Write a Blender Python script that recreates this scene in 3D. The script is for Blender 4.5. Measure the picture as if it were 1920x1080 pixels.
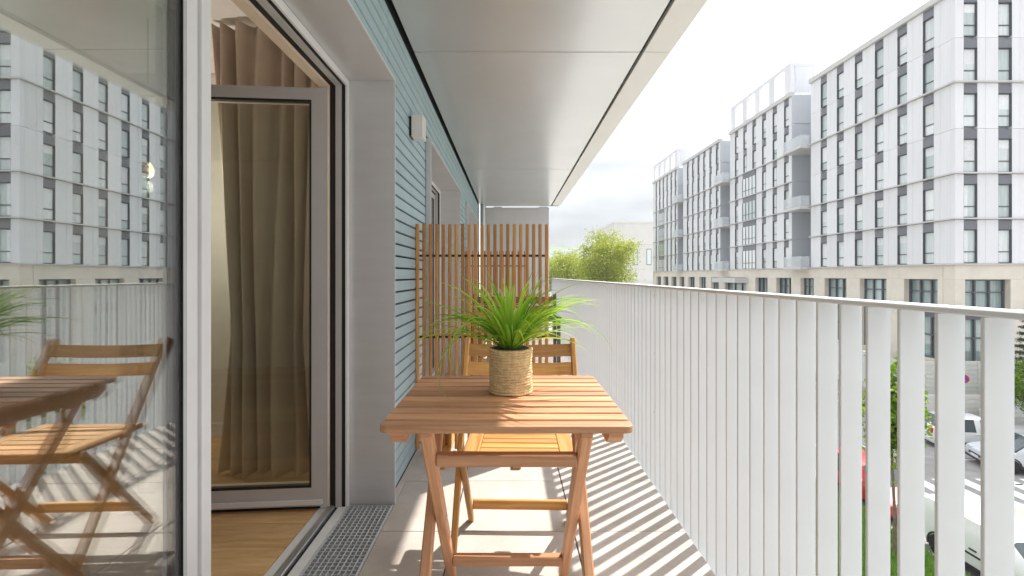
import bpy, bmesh, math, random
import numpy as np
from mathutils import Vector, Matrix, Euler
R = math.radians
random.seed(7)
rng = np.random.default_rng(7)
for o in list(bpy.data.objects):
    bpy.data.objects.remove(o)
scene = bpy.context.scene
COL = scene.collection

# ------------------------------------------------------------------ camera
CAM_H = 1.075
cam_d = bpy.data.cameras.new('camera')
cam = bpy.data.objects.new('camera', cam_d)
COL.objects.link(cam)
cam.location = (0, 0, CAM_H)
cam.rotation_euler = (R(90), 0, 0)
cam_d.sensor_width = 36
cam_d.lens = 36 * 912 / 1920
cam_d.shift_x = 3 / 1920
cam_d.shift_y = -24 / 1920
cam_d.clip_start = 0.05
cam_d.clip_end = 6000
scene.camera = cam

# ------------------------------------------------------------------ light
SUN_AZ, SUN_EL = R(48.9), R(52.7)
world = bpy.data.worlds.new('World')
scene.world = world
world.use_nodes = True
nt = world.node_tree
for n in list(nt.nodes):
    nt.nodes.remove(n)
out = nt.nodes.new('ShaderNodeOutputWorld')
bg = nt.nodes.new('ShaderNodeBackground')
sky = nt.nodes.new('ShaderNodeTexSky')
sky.sky_type = 'NISHITA'
sky.sun_disc = False
sky.sun_elevation = SUN_EL
sky.sun_rotation = SUN_AZ
sky.dust_density = 2.0
sky.air_density = 1.0
# thin white overcast lying over the blue: streaky procedural cloud
tc = nt.nodes.new('ShaderNodeTexCoord')
mp = nt.nodes.new('ShaderNodeMapping')
mp.inputs['Scale'].default_value = (1.2, 1.2, 4.5)
nz = nt.nodes.new('ShaderNodeTexNoise')
nz.inputs['Scale'].default_value = 2.2
nz.inputs['Detail'].default_value = 6
nz.inputs['Roughness'].default_value = 0.55
rmp = nt.nodes.new('ShaderNodeMapRange')
rmp.inputs['From Min'].default_value = 0.3
rmp.inputs['From Max'].default_value = 0.7
rmp.inputs['To Min'].default_value = 0.975
rmp.inputs['To Max'].default_value = 1.0
# an overcast layer is brighter overhead than at the horizon: (1 + 2 sin h) / 3
sep = nt.nodes.new('ShaderNodeSeparateXYZ')
nt.links.new(tc.outputs['Generated'], sep.inputs[0])
mx0 = nt.nodes.new('ShaderNodeMath'); mx0.operation = 'MAXIMUM'; mx0.inputs[1].default_value = 0.0
nt.links.new(sep.outputs['Z'], mx0.inputs[0])
lum = nt.nodes.new('ShaderNodeMath'); lum.operation = 'MULTIPLY_ADD'
CLOUD = 1.18
lum.inputs[1].default_value = CLOUD * 1.6; lum.inputs[2].default_value = CLOUD
nt.links.new(mx0.outputs[0], lum.inputs[0])
cl_tint = nt.nodes.new('ShaderNodeVectorMath'); cl_tint.operation = 'SCALE'
cl_tint.inputs[0].default_value = (0.94, 0.98, 1.03)
streak = nt.nodes.new('ShaderNodeMapRange')          # thicker and thinner veils
streak.inputs['From Min'].default_value = 0.3; streak.inputs['From Max'].default_value = 0.7
streak.inputs['To Min'].default_value = 0.60; streak.inputs['To Max'].default_value = 1.25
nt.links.new(nz.outputs['Fac'], streak.inputs['Value'])
lm2 = nt.nodes.new('ShaderNodeMath'); lm2.operation = 'MULTIPLY'
nt.links.new(lum.outputs[0], lm2.inputs[0]); nt.links.new(streak.outputs['Result'], lm2.inputs[1])
# the veil glows round the sun behind it (forward scattering)
SUNV = Vector((math.sin(SUN_AZ) * math.cos(SUN_EL), math.cos(SUN_AZ) * math.cos(SUN_EL), math.sin(SUN_EL)))
dt = nt.nodes.new('ShaderNodeVectorMath'); dt.operation = 'DOT_PRODUCT'
dt.inputs[1].default_value = SUNV
nt.links.new(tc.outputs['Generated'], dt.inputs[0])
d0 = nt.nodes.new('ShaderNodeMath'); d0.operation = 'MAXIMUM'; d0.inputs[1].default_value = 0.0
nt.links.new(dt.outputs['Value'], d0.inputs[0])
d1 = nt.nodes.new('ShaderNodeMath'); d1.operation = 'POWER'; d1.inputs[1].default_value = 5.0
nt.links.new(d0.outputs[0], d1.inputs[0])
d2 = nt.nodes.new('ShaderNodeMath'); d2.operation = 'MULTIPLY_ADD'; d2.inputs[1].default_value = 2.0; d2.inputs[2].default_value = 1.0
nt.links.new(d1.outputs[0], d2.inputs[0])
lm3 = nt.nodes.new('ShaderNodeMath'); lm3.operation = 'MULTIPLY'
nt.links.new(lm2.outputs[0], lm3.inputs[0]); nt.links.new(d2.outputs[0], lm3.inputs[1])
nt.links.new(lm3.outputs[0], cl_tint.inputs['Scale'])
mix = nt.nodes.new('ShaderNodeMixRGB')
nt.links.new(tc.outputs['Generated'], mp.inputs['Vector'])
nt.links.new(mp.outputs['Vector'], nz.inputs['Vector'])
nt.links.new(nz.outputs['Fac'], rmp.inputs['Value'])
nt.links.new(rmp.outputs['Result'], mix.inputs['Fac'])
nt.links.new(sky.outputs['Color'], mix.inputs['Color1'])
nt.links.new(cl_tint.outputs[0], mix.inputs['Color2'])
nt.links.new(mix.outputs['Color'], bg.inputs['Color'])
bg.inputs['Strength'].default_value = 0.15
nt.links.new(bg.outputs['Background'], out.inputs['Surface'])

sun_d = bpy.data.lights.new('sun', 'SUN')
sun_d.energy = 2.0
sun_d.angle = R(0.8)
sun_d.color = (1.0, 0.95, 0.88)
sun = bpy.data.objects.new('sun', sun_d)
COL.objects.link(sun)
SUNV = Vector((math.sin(SUN_AZ) * math.cos(SUN_EL), math.cos(SUN_AZ) * math.cos(SUN_EL), math.sin(SUN_EL)))
sun.rotation_euler = SUNV.to_track_quat('Z', 'Y').to_euler()
sun.location = (10, 10, 30)

scene.view_settings.view_transform = 'Standard'
scene.view_settings.look = 'None'
scene.view_settings.gamma = 1
scene.view_settings.use_curve_mapping = False
scene.view_settings.exposure = 1.98
scene.cycles.use_denoising = True
scene.cycles.max_bounces = 10
scene.cycles.diffuse_bounces = 5
scene.cycles.transparent_max_bounces = 24
scene.cycles.glossy_bounces = 5
scene.cycles.sample_clamp_indirect = 6

# ------------------------------------------------------------------ materials
def new_mat(name):
    m = bpy.data.materials.new(name)
    m.use_nodes = True
    t = m.node_tree
    return m, t, t.nodes['Principled BSDF'], t.nodes['Material Output']

def nd(t, typ, **kw):
    n = t.nodes.new(typ)
    for k, v in kw.items():
        if k in n.inputs:
            n.inputs[k].default_value = v
        else:
            setattr(n, k, v)
    return n

def simple(name, col, rough=0.5, metal=0.0, var=0.06, scale=8.0, bump=0.0, bscale=120.0, spec=None, objvar=0.0, stretch=None):
    """plain surface with faint mottling, optional fine relief and a per-piece tint"""
    m, t, b, o = new_mat(name)
    c = nd(t, 'ShaderNodeTexCoord')
    src = c.outputs['Object']
    if stretch:
        mpp = nd(t, 'ShaderNodeMapping')
        mpp.inputs['Scale'].default_value = stretch
        t.links.new(src, mpp.inputs['Vector']); src = mpp.outputs['Vector']
    n = nd(t, 'ShaderNodeTexNoise', Scale=scale, Detail=5.0)
    t.links.new(src, n.inputs['Vector'])
    mr = nd(t, 'ShaderNodeMapRange')
    mr.inputs['From Min'].default_value = 0.3; mr.inputs['From Max'].default_value = 0.7
    mr.inputs['To Min'].default_value = 1 - var; mr.inputs['To Max'].default_value = 1 + var
    t.links.new(n.outputs['Fac'], mr.inputs['Value'])
    val = mr.outputs['Result']
    if objvar:
        oi = nd(t, 'ShaderNodeObjectInfo')
        m2 = nd(t, 'ShaderNodeMapRange')
        m2.inputs['To Min'].default_value = 1 - objvar; m2.inputs['To Max'].default_value = 1 + objvar
        t.links.new(oi.outputs['Random'], m2.inputs['Value'])
        mu = nd(t, 'ShaderNodeMath', operation='MULTIPLY')
        t.links.new(val, mu.inputs[0]); t.links.new(m2.outputs['Result'], mu.inputs[1]); val = mu.outputs[0]
    h = nd(t, 'ShaderNodeHueSaturation')
    h.inputs['Color'].default_value = (*col, 1)
    t.links.new(val, h.inputs['Value'])
    t.links.new(h.outputs['Color'], b.inputs['Base Color'])
    b.inputs['Roughness'].default_value = rough
    b.inputs['Metallic'].default_value = metal
    if spec is not None:
        b.inputs['Specular IOR Level'].default_value = spec
    if bump:
        n2 = nd(t, 'ShaderNodeTexNoise', Scale=bscale, Detail=4.0)
        t.links.new(src, n2.inputs['Vector'])
        bp = nd(t, 'ShaderNodeBump', Strength=bump, Distance=0.002)
        t.links.new(n2.outputs['Fac'], bp.inputs['Height'])
        t.links.new(bp.outputs['Normal'], b.inputs['Normal'])
    return m

def wood(name, c_lo, c_hi, rough=0.5, grain=38.0):
    """oiled timber: grain runs along the local X of each piece"""
    m, t, b, o = new_mat(name)
    c = nd(t, 'ShaderNodeTexCoord')
    oi = nd(t, 'ShaderNodeObjectInfo')
    off = nd(t, 'ShaderNodeVectorMath', operation='SCALE')
    cmb = nd(t, 'ShaderNodeCombineXYZ')
    for k in range(3):
        t.links.new(oi.outputs['Random'], cmb.inputs[k])
    t.links.new(cmb.outputs[0], off.inputs[0]); off.inputs['Scale'].default_value = 37.0
    ad = nd(t, 'ShaderNodeVectorMath', operation='ADD')
    t.links.new(c.outputs['Object'], ad.inputs[0]); t.links.new(off.outputs[0], ad.inputs[1])
    mp_ = nd(t, 'ShaderNodeMapping'); mp_.inputs['Scale'].default_value = (2.2, grain, grain)
    t.links.new(ad.outputs[0], mp_.inputs['Vector'])
    n = nd(t, 'ShaderNodeTexNoise', Scale=1.6, Detail=7.0, Roughness=0.62, Distortion=0.6)
    t.links.new(mp_.outputs['Vector'], n.inputs['Vector'])
    rp = nd(t, 'ShaderNodeValToRGB')
    e = rp.color_ramp.elements
    e[0].position = 0.30; e[0].color = (*c_lo, 1)
    e[1].position = 0.72; e[1].color = (*c_hi, 1)
    t.links.new(n.outputs['Fac'], rp.inputs['Fac'])
    m2 = nd(t, 'ShaderNodeMapRange'); m2.inputs['To Min'].default_value = 0.74; m2.inputs['To Max'].default_value = 1.18
    t.links.new(oi.outputs['Random'], m2.inputs['Value'])
    h = nd(t, 'ShaderNodeHueSaturation')
    t.links.new(m2.outputs['Result'], h.inputs['Value'])
    t.links.new(rp.outputs['Color'], h.inputs['Color'])
    t.links.new(h.outputs['Color'], b.inputs['Base Color'])
    b.inputs['Roughness'].default_value = rough
    b.inputs['Specular IOR Level'].default_value = 0.35
    bp = nd(t, 'ShaderNodeBump', Strength=0.12, Distance=0.001)
    t.links.new(n.outputs['Fac'], bp.inputs['Height']); t.links.new(bp.outputs['Normal'], b.inputs['Normal'])
    return m

def glass(name, f0=0.04, tint=(0.97, 0.985, 0.98)):
    """thin pane: Schlick reflection that works for both faces of the sheet"""
    m, t, b, o = new_mat(name)
    t.nodes.remove(b)
    tr = nd(t, 'ShaderNodeBsdfTransparent'); tr.inputs['Color'].default_value = (*tint, 1)
    gl = nd(t, 'ShaderNodeBsdfGlossy'); gl.inputs['Roughness'].default_value = 0.0
    lw = nd(t, 'ShaderNodeLayerWeight')
    p5 = nd(t, 'ShaderNodeMath', operation='POWER'); p5.inputs[1].default_value = 5.0
    t.links.new(lw.outputs['Facing'], p5.inputs[0])
    ma = nd(t, 'ShaderNodeMath', operation='MULTIPLY_ADD'); ma.inputs[1].default_value = 1 - f0; ma.inputs[2].default_value = f0
    t.links.new(p5.outputs[0], ma.inputs[0])
    mx = nd(t, 'ShaderNodeMixShader')
    t.links.new(ma.outputs[0], mx.inputs[0]); t.links.new(tr.outputs[0], mx.inputs[1]); t.links.new(gl.outputs[0], mx.inputs[2])
    t.links.new(mx.outputs[0], o.inputs['Surface'])
    return m

def frosted(name, col, clear):
    m, t, b, o = new_mat(name)
    b.inputs['Base Color'].default_value = (*col, 1); b.inputs['Roughness'].default_value = 0.3
    tr = nd(t, 'ShaderNodeBsdfTransparent'); mx = nd(t, 'ShaderNodeMixShader', Fac=clear)
    t.links.new(b.outputs[0], mx.inputs[1]); t.links.new(tr.outputs[0], mx.inputs[2]); t.links.new(mx.outputs[0], o.inputs['Surface'])
    return m

def window_glass(name, dark, light):
    """far window: pale curtain, dim room or sky reflection as base colour under a reflecting pane"""
    m, t, b, o = new_mat(name)
    oi = nd(t, 'ShaderNodeObjectInfo')
    rp = nd(t, 'ShaderNodeValToRGB')
    e = rp.color_ramp.elements
    e[0].color = (*dark, 1); e[1].color = (*light, 1)
    c = nd(t, 'ShaderNodeTexCoord')
    mp_ = nd(t, 'ShaderNodeMapping'); mp_.inputs['Scale'].default_value = (9.0, 1.0, 0.5)
    t.links.new(c.outputs['Object'], mp_.inputs['Vector'])
    n = nd(t, 'ShaderNodeTexNoise', Scale=1.0, Detail=3.0)
    t.links.new(mp_.outputs['Vector'], n.inputs['Vector'])
    ma = nd(t, 'ShaderNodeMath', operation='MULTIPLY_ADD')
    t.links.new(n.outputs['Fac'], ma.inputs[0]); ma.inputs[1].default_value = 0.7
    sb = nd(t, 'ShaderNodeMath', operation='MULTIPLY_ADD')
    t.links.new(oi.outputs['Random'], sb.inputs[0]); sb.inputs[1].default_value = 0.9; sb.inputs[2].default_value = -0.28
    t.links.new(sb.outputs[0], ma.inputs[2])
    t.links.new(ma.outputs[0], rp.inputs['Fac'])
    t.links.new(rp.outputs['Color'], b.inputs['Base Color'])
    b.inputs['Roughness'].default_value = 0.5
    b.inputs['Coat Weight'].default_value = 1.0
    b.inputs['Coat Roughness'].default_value = 0.02
    b.inputs['Coat IOR'].default_value = 2.1
    return m

def leafmat(name, c1, c2, trans=0.35):
    m, t, b, o = new_mat(name)
    g = nd(t, 'ShaderNodeNewGeometry')
    rp = nd(t, 'ShaderNodeValToRGB')
    rp.color_ramp.elements[0].color = (*c1, 1); rp.color_ramp.elements[1].color = (*c2, 1)
    oi = nd(t, 'ShaderNodeObjectInfo')
    a = nd(t, 'ShaderNodeMath', operation='ADD')
    t.links.new(g.outputs['Random Per Island'], a.inputs[0]); t.links.new(oi.outputs['Random'], a.inputs[1])
    fr = nd(t, 'ShaderNodeMath', operation='FRACT'); t.links.new(a.outputs[0], fr.inputs[0])
    t.links.new(fr.outputs[0], rp.inputs['Fac'])
    t.links.new(rp.outputs['Color'], b.inputs['Base Color'])
    b.inputs['Roughness'].default_value = 0.5
    tl = nd(t, 'ShaderNodeBsdfTranslucent'); t.links.new(rp.outputs['Color'], tl.inputs['Color'])
    mx = nd(t, 'ShaderNodeMixShader', Fac=trans)
    t.links.new(b.outputs[0], mx.inputs[1]); t.links.new(tl.outputs[0], mx.inputs[2])
    t.links.new(mx.outputs[0], o.inputs['Surface'])
    return m

M = {}
M['table_wood'] = wood('table_wood', (0.45, 0.20, 0.092), (0.71, 0.40, 0.225))
M['chair_wood'] = wood('chair_wood', (0.40, 0.18, 0.05), (0.66, 0.36, 0.115))
M['screen_wood'] = wood('screen_wood', (0.36, 0.145, 0.04), (0.62, 0.31, 0.085), grain=60)
M['brown_wood'] = wood('brown_wood', (0.16, 0.08, 0.045), (0.28, 0.15, 0.09))
M['oak_floor'] = wood('oak_floor', (0.42, 0.24, 0.10), (0.66, 0.43, 0.21), rough=0.38, grain=16)
M['siding'] = simple('siding', (0.345, 0.465, 0.505), 0.45, var=0.05, scale=5, objvar=0.03)
M['dark_backing'] = simple('dark_backing', (0.05, 0.06, 0.065), 0.8)
M['reveal'] = simple('reveal', (0.60, 0.60, 0.61), 0.36, metal=0.3, var=0.04, scale=3, stretch=(1, 1, 6))
M['ceiling'] = simple('ceiling', (0.605, 0.60, 0.595), 0.26, metal=0.45, var=0.03, scale=2, bump=0.25, bscale=2.2)
M['edge_panel'] = simple('edge_panel', (0.72, 0.70, 0.67), 0.45, metal=0.1, var=0.03, scale=2)
M['concrete'] = simple('concrete', (0.5, 0.49, 0.47), 0.85, bump=0.2)
M['alu'] = simple('alu', (0.56, 0.55, 0.55), 0.4, metal=0.25, var=0.03)
M['alu_light'] = simple('alu_light', (0.76, 0.76, 0.76), 0.42, metal=0.1, var=0.03)
M['cream'] = simple('cream', (0.74, 0.60, 0.48), 0.5, var=0.04)
M['gasket'] = simple('gasket', (0.012, 0.012, 0.013), 0.6)
M['pane_out'] = glass('pane_outer', 0.12)
M['pane_in'] = glass('pane_inner', 0.60, tint=(0.95, 0.975, 0.965))      # coated inner sheet
M['pane_clear'] = glass('pane_clear', 0.05, tint=(0.90, 0.93, 0.90))
M['grating'] = simple('grating', (0.62, 0.64, 0.65), 0.45, metal=0.3, var=0.1, scale=30)
M['rail'] = simple('rail_paint', (0.69, 0.70, 0.715), 0.5, var=0.025, scale=4, bump=0.05, bscale=300)
M['plaster'] = simple('plaster', (0.70, 0.665, 0.61), 0.9, bump=0.1)
M['white_paint'] = simple('white_paint', (0.78, 0.77, 0.75), 0.6)
M['grey_panel'] = simple('grey_panel', (0.60, 0.60, 0.61), 0.5, var=0.03)
M['zinc'] = simple('zinc', (0.58, 0.59, 0.60), 0.35, metal=0.8)
M['lamp_body'] = simple('lamp_body', (0.66, 0.62, 0.59), 0.45)
M['black_metal'] = simple('black_metal', (0.02, 0.02, 0.02), 0.45)
M['steel'] = simple('steel', (0.6, 0.6, 0.6), 0.3, metal=1.0)
M['grey_metal'] = simple('grey_metal', (0.10, 0.09, 0.085), 0.5)
M['soil'] = simple('soil', (0.05, 0.03, 0.02), 0.95, var=0.5, scale=60, bump=1.0, bscale=150)
M['leaf'] = leafmat('plant_leaf', (0.08, 0.34, 0.012), (0.50, 0.70, 0.075), 0.45)
M['curtain'] = simple('curtain', (0.62, 0.52, 0.435), 0.9, var=0.05, bump=0.2, bscale=400)
# floor slabs
def slab_mat():
    m, t, b, o = new_mat('stone_slab')
    c = nd(t, 'ShaderNodeTexCoord'); oi = nd(t, 'ShaderNodeObjectInfo')
    n = nd(t, 'ShaderNodeTexNoise', Scale=3.0, Detail=8.0, Roughness=0.65)
    n2 = nd(t, 'ShaderNodeTexNoise', Scale=170.0, Detail=3.0)
    ad = nd(t, 'ShaderNodeVectorMath', operation='ADD')
    cm = nd(t, 'ShaderNodeCombineXYZ')
    mu = nd(t, 'ShaderNodeMath', operation='MULTIPLY'); mu.inputs[1].default_value = 50
    t.links.new(oi.outputs['Random'], mu.inputs[0]); t.links.new(mu.outputs[0], cm.inputs[0])
    t.links.new(c.outputs['Object'], ad.inputs[0]); t.links.new(cm.outputs[0], ad.inputs[1])
    t.links.new(ad.outputs[0], n.inputs['Vector']); t.links.new(ad.outputs[0], n2.inputs['Vector'])
    rp = nd(t, 'ShaderNodeValToRGB')
    rp.color_ramp.elements[0].position = 0.32; rp.color_ramp.elements[0].color = (0.41, 0.355, 0.31, 1)
    rp.color_ramp.elements[1].position = 0.70; rp.color_ramp.elements[1].color = (0.55, 0.49, 0.435, 1)
    t.links.new(n.outputs['Fac'], rp.inputs['Fac'])
    mx = nd(t, 'ShaderNodeMixRGB', blend_type='MULTIPLY'); mx.inputs['Fac'].default_value = 0.35
    t.links.new(rp.outputs['Color'], mx.inputs['Color1']); t.links.new(n2.outputs['Color'], mx.inputs['Color2'])
    hs = nd(t, 'ShaderNodeHueSaturation', Value=1.15); hs.inputs['Saturation'].default_value = 0.85
    t.links.new(mx.outputs['Color'], hs.inputs['Color'])
    t.links.new(hs.outputs['Color'], b.inputs['Base Color'])
    b.inputs['Roughness'].default_value = 0.8
    bp = nd(t, 'ShaderNodeBump', Strength=0.25, Distance=0.001)
    t.links.new(n2.outputs['Fac'], bp.inputs['Height']); t.links.new(bp.outputs['Normal'], b.inputs['Normal'])
    return m
M['slab'] = slab_mat()
M['rope'] = simple('rope', (0.72, 0.54, 0.30), 0.85, var=0.2, scale=90, bump=0.6, bscale=500)
# street side
M['facade'] = simple('facade_panel', (0.77, 0.77, 0.795), 0.45, var=0.03, scale=1.0, objvar=0.05, stretch=(6, 1, 0.3))
M['ledge'] = simple('ledge', (0.62, 0.61, 0.60), 0.5)
M['spandrel'] = simple('spandrel', (0.19, 0.195, 0.22), 0.4, objvar=0.12)
M['frame_dark'] = simple('frame_dark', (0.115, 0.118, 0.135), 0.45)
M['bluegrey'] = simple('bluegrey_panel', (0.54, 0.56, 0.60), 0.45, var=0.04, scale=0.6, stretch=(3, 3, 0.4))
M['far_glass'] = window_glass('far_glass', (0.42, 0.51, 0.50), (0.90, 0.93, 0.93))  # pale end includes painted-in sky reflection besides the curtains
M['base_glass'] = window_glass('base_glass', (0.10, 0.17, 0.17), (0.45, 0.58, 0.57))
M['parapet'] = frosted('parapet_glass', (0.72, 0.76, 0.78), 0.55)
M['blind'] = simple('blind', (0.80, 0.82, 0.83), 0.6, objvar=0.08)
M['stone'] = simple('limestone', (0.76, 0.695, 0.605), 0.8, var=0.06, scale=1.2, objvar=0.03, bump=0.1)
M['asphalt'] = simple('asphalt', (0.26, 0.25, 0.24), 0.9, var=0.15, scale=2.0, bump=0.3, bscale=80)
M['pavement'] = simple('pavement', (0.41, 0.405, 0.395), 0.9, var=0.1, scale=2.0, bump=0.2)
M['kerb'] = simple('kerb_stone', (0.42, 0.41, 0.39), 0.85)
M['paint'] = simple('road_paint', (0.75, 0.75, 0.73), 0.7, var=0.1)
M['ground'] = simple('ground', (0.23, 0.225, 0.21), 0.95, var=0.25, scale=0.05)
M['turf'] = simple('turf', (0.10, 0.15, 0.035), 0.95, var=0.3, scale=3)
M['grass'] = leafmat('grass_blade', (0.06, 0.16, 0.015), (0.20, 0.34, 0.05), 0.3)
M['crown'] = leafmat('tree_leaf', (0.23, 0.30, 0.025), (0.52, 0.54, 0.08), 0.4)
M['crown2'] = leafmat('young_leaf', (0.08, 0.20, 0.015), (0.30, 0.42, 0.03), 0.4)
M['conifer'] = leafmat('conifer_needle', (0.025, 0.06, 0.03), (0.07, 0.13, 0.06), 0.1)
M['bark'] = simple('bark', (0.16, 0.12, 0.085), 0.9, var=0.3, scale=6, bump=0.6, bscale=25)
M['hoard'] = simple('hoarding', (0.66, 0.66, 0.62), 0.5, objvar=0.04)
M['white_wall'] = simple('white_render', (0.74, 0.72, 0.69), 0.85, var=0.04, scale=0.3)
M['hill'] = simple('hill', (0.16, 0.19, 0.14), 1.0, var=0.35, scale=0.02)
M['tyre'] = simple('tyre', (0.015, 0.015, 0.016), 0.8)
M['rim'] = simple('rim', (0.45, 0.45, 0.46), 0.3, metal=0.9)
M['car_glass'] = simple('car_glass', (0.03, 0.045, 0.05), 0.04, spec=0.9)
M['trim'] = simple('plastic_trim', (0.025, 0.025, 0.027), 0.6)
M['lamp_clear'] = simple('headlamp', (0.7, 0.72, 0.74), 0.08, spec=0.9)
M['lamp_red'] = simple('tail_lamp', (0.5, 0.02, 0.02), 0.15)
M['plate'] = simple('number_plate', (0.75, 0.76, 0.74), 0.4)
M['plate_blue'] = simple('plate_blue', (0.02, 0.07, 0.4), 0.4)
def carpaint(name, col):
    m, t, b, o = new_mat(name)
    b.inputs['Base Color'].default_value = (*col, 1)
    b.inputs['Roughness'].default_value = 0.35
    b.inputs['Coat Weight'].default_value = 0.8
    b.inputs['Coat Roughness'].default_value = 0.04
    return m
M['car_white'] = carpaint('car_white', (0.74, 0.75, 0.75))
M['car_silver'] = carpaint('car_silver', (0.58, 0.60, 0.63))
M['car_red'] = carpaint('car_red', (0.50, 0.02, 0.015))
M['sign_red'] = simple('sign_red', (0.6, 0.02, 0.02), 0.4)
M['sign_blue'] = simple('sign_blue', (0.02, 0.07, 0.42), 0.4)
M['orange'] = simple('orange_paint', (0.65, 0.26, 0.06), 0.6)
def emit(name, col, s):
    m, t, b, o = new_mat(name)
    b.inputs['Emission Color'].default_value = (*col, 1)
    b.inputs['Emission Strength'].default_value = s
    return m
M['bulb'] = emit('bulb', (1.0, 0.66, 0.28), 5.0)

# ------------------------------------------------------------------ builders
def tag(o, label=None, cat=None, group=None, kind=None):
    if label: o['label'] = label
    if cat: o['category'] = cat
    if group: o['group'] = group
    if kind: o['kind'] = kind
    return o

def empty(name, loc=(0, 0, 0), rz=0.0, **kw):
    o = bpy.data.objects.new(name, None)
    o.empty_display_size = 0.1
    COL.objects.link(o)
    o.location = loc
    o.rotation_euler = (0, 0, rz)
    return tag(o, **kw)

def link(name, me, parent=None, loc=(0, 0, 0), rot=(0, 0, 0), mtx=None, **kw):
    o = bpy.data.objects.new(name, me)
    COL.objects.link(o)
    if parent is not None:
        o.parent = parent
    if mtx is not None:
        o.matrix_local = mtx
    else:
        o.location = loc
        o.rotation_euler = rot
    return tag(o, **kw)

_cache = {}
def box_mesh(dx, dy, dz, mat, bev=0.0, seg=1):
    key = (round(dx, 4), round(dy, 4), round(dz, 4), mat, bev, seg)
    if key in _cache:
        return _cache[key]
    bm = bmesh.new()
    bmesh.ops.create_cube(bm, size=1.0)
    bmesh.ops.scale(bm, vec=(dx, dy, dz), verts=bm.verts)
    if bev:
        bmesh.ops.bevel(bm, geom=list(bm.edges), offset=bev, segments=seg, profile=0.5, affect='EDGES')
    me = bpy.data.meshes.new('box')
    bm.to_mesh(me); bm.free()
    me.materials.append(M[mat])
    if bev and seg > 1:
        for p in me.polygons: p.use_smooth = False
    _cache[key] = me
    return me

def rbox(name, lo, hi, mat, parent=None, bev=0.0, seg=1, **kw):
    """axis-aligned box between two corners, in the parent's frame"""
    d = [hi[i] - lo[i] for i in range(3)]
    c = [(hi[i] + lo[i]) / 2 for i in range(3)]
    return link(name, box_mesh(*d, mat, bev, seg), parent, c, **kw)

def beam(name, p0, p1, w, h, mat, parent=None, bev=0.003, up=(0, 0, 1), seg=1, **kw):
    """bar from p0 to p1; its length is local X so that timber grain follows it"""
    p0, p1 = Vector(p0), Vector(p1)
    x = (p1 - p0); L = x.length; x.normalize()
    z = Vector(up) - x * x.dot(Vector(up))
    if z.length < 1e-4: z = Vector((0, 1, 0)) - x * x.y
    z.normalize()
    y = z.cross(x)
    m = Matrix((x, y, z)).transposed().to_4x4()
    m.translation = (p0 + p1) / 2
    return link(name, box_mesh(L, w, h, mat, bev, seg), parent, mtx=m, **kw)

class MB:
    """collects simple shapes into one mesh"""
    def __init__(s): s.v = []; s.f = []; s.m = []
    def add(s, vs, fs, mi=0):
        n = len(s.v); s.v += [tuple(v) for v in vs]
        s.f += [tuple(i + n for i in f) for f in fs]; s.m += [mi] * len(fs)
    def box(s, lo, hi, mi=0):
        x0, y0, z0 = lo; x1, y1, z1 = hi
        s.add([(x0,y0,z0),(x1,y0,z0),(x1,y1,z0),(x0,y1,z0),(x0,y0,z1),(x1,y0,z1),(x1,y1,z1),(x0,y1,z1)],
              [(0,3,2,1),(4,5,6,7),(0,1,5,4),(1,2,6,5),(2,3,7,6),(3,0,4,7)], mi)
    def tube(s, pts, rads, n=8, mi=0, cap=True):
        pts = [Vector(p) for p in pts]; rings = []
        base = len(s.v); prev = None
        for i, p in enumerate(pts):
            t = (pts[min(i+1, len(pts)-1)] - pts[max(i-1, 0)]).normalized()
            a = Vector((1, 0, 0)) if prev is None else prev
            a = a - t * a.dot(t)
            if a.length < 1e-3: a = Vector((0, 1, 0)) - t * t.y
            a.normalize(); prev = a; b = t.cross(a)
            for k in range(n):
                q = 2 * math.pi * k / n
                s.v.append(tuple(p + (a * math.cos(q) + b * math.sin(q)) * rads[i]))
        for i in range(len(pts) - 1):
            for k in range(n):
                k2 = (k + 1) % n
                s.f.append((base+i*n+k, base+i*n+k2, base+(i+1)*n+k2, base+(i+1)*n+k)); s.m.append(mi)
        if cap:
            s.f.append(tuple(base + k for k in range(n))[::-1]); s.m.append(mi)
            s.f.append(tuple(base + (len(pts)-1)*n + k for k in range(n))); s.m.append(mi)
    def mesh(s, mats, smooth=False):
        me = bpy.data.meshes.new('mesh')
        me.from_pydata(s.v, [], s.f)
        for m in (mats if isinstance(mats, (list, tuple)) else [mats]):
            me.materials.append(M[m])
        if len(set(s.m)) > 1:
            me.polygons.foreach_set('material_index', s.m)
        if smooth: me.polygons.foreach_set('use_smooth', [True] * len(me.polygons))
        me.update()
        return me
    def build(s, name, mats, parent=None, smooth=False, **kw):
        return link(name, s.mesh(mats, smooth), parent, **kw)

def np_mesh(v, f, mat, smooth=False):
    me = bpy.data.meshes.new('mesh')
    v = np.asarray(v, np.float32); f = np.asarray(f, np.int32); k = f.shape[1]
    me.vertices.add(len(v)); me.vertices.foreach_set('co', v.ravel())
    me.loops.add(f.size); me.loops.foreach_set('vertex_index', f.ravel())
    me.polygons.add(len(f)); me.polygons.foreach_set('loop_start', np.arange(0, f.size, k, dtype=np.int32))
    me.polygons.foreach_set('loop_total', np.full(len(f), k, np.int32))
    if smooth: me.polygons.foreach_set('use_smooth', [True] * len(f))
    me.materials.append(M[mat]); me.update(); me.validate()
    return me

def copy_tree(o, parent=None):
    c = o.copy(); COL.objects.link(c)
    if parent is not None:
        mb = o.matrix_basis.copy(); c.parent = parent; c.matrix_basis = mb
    for ch in list(o.children):
        copy_tree(ch, c)
    return c

# ================================================================== SETTING
GZ = -7.3            # street level below the balcony floor
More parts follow.
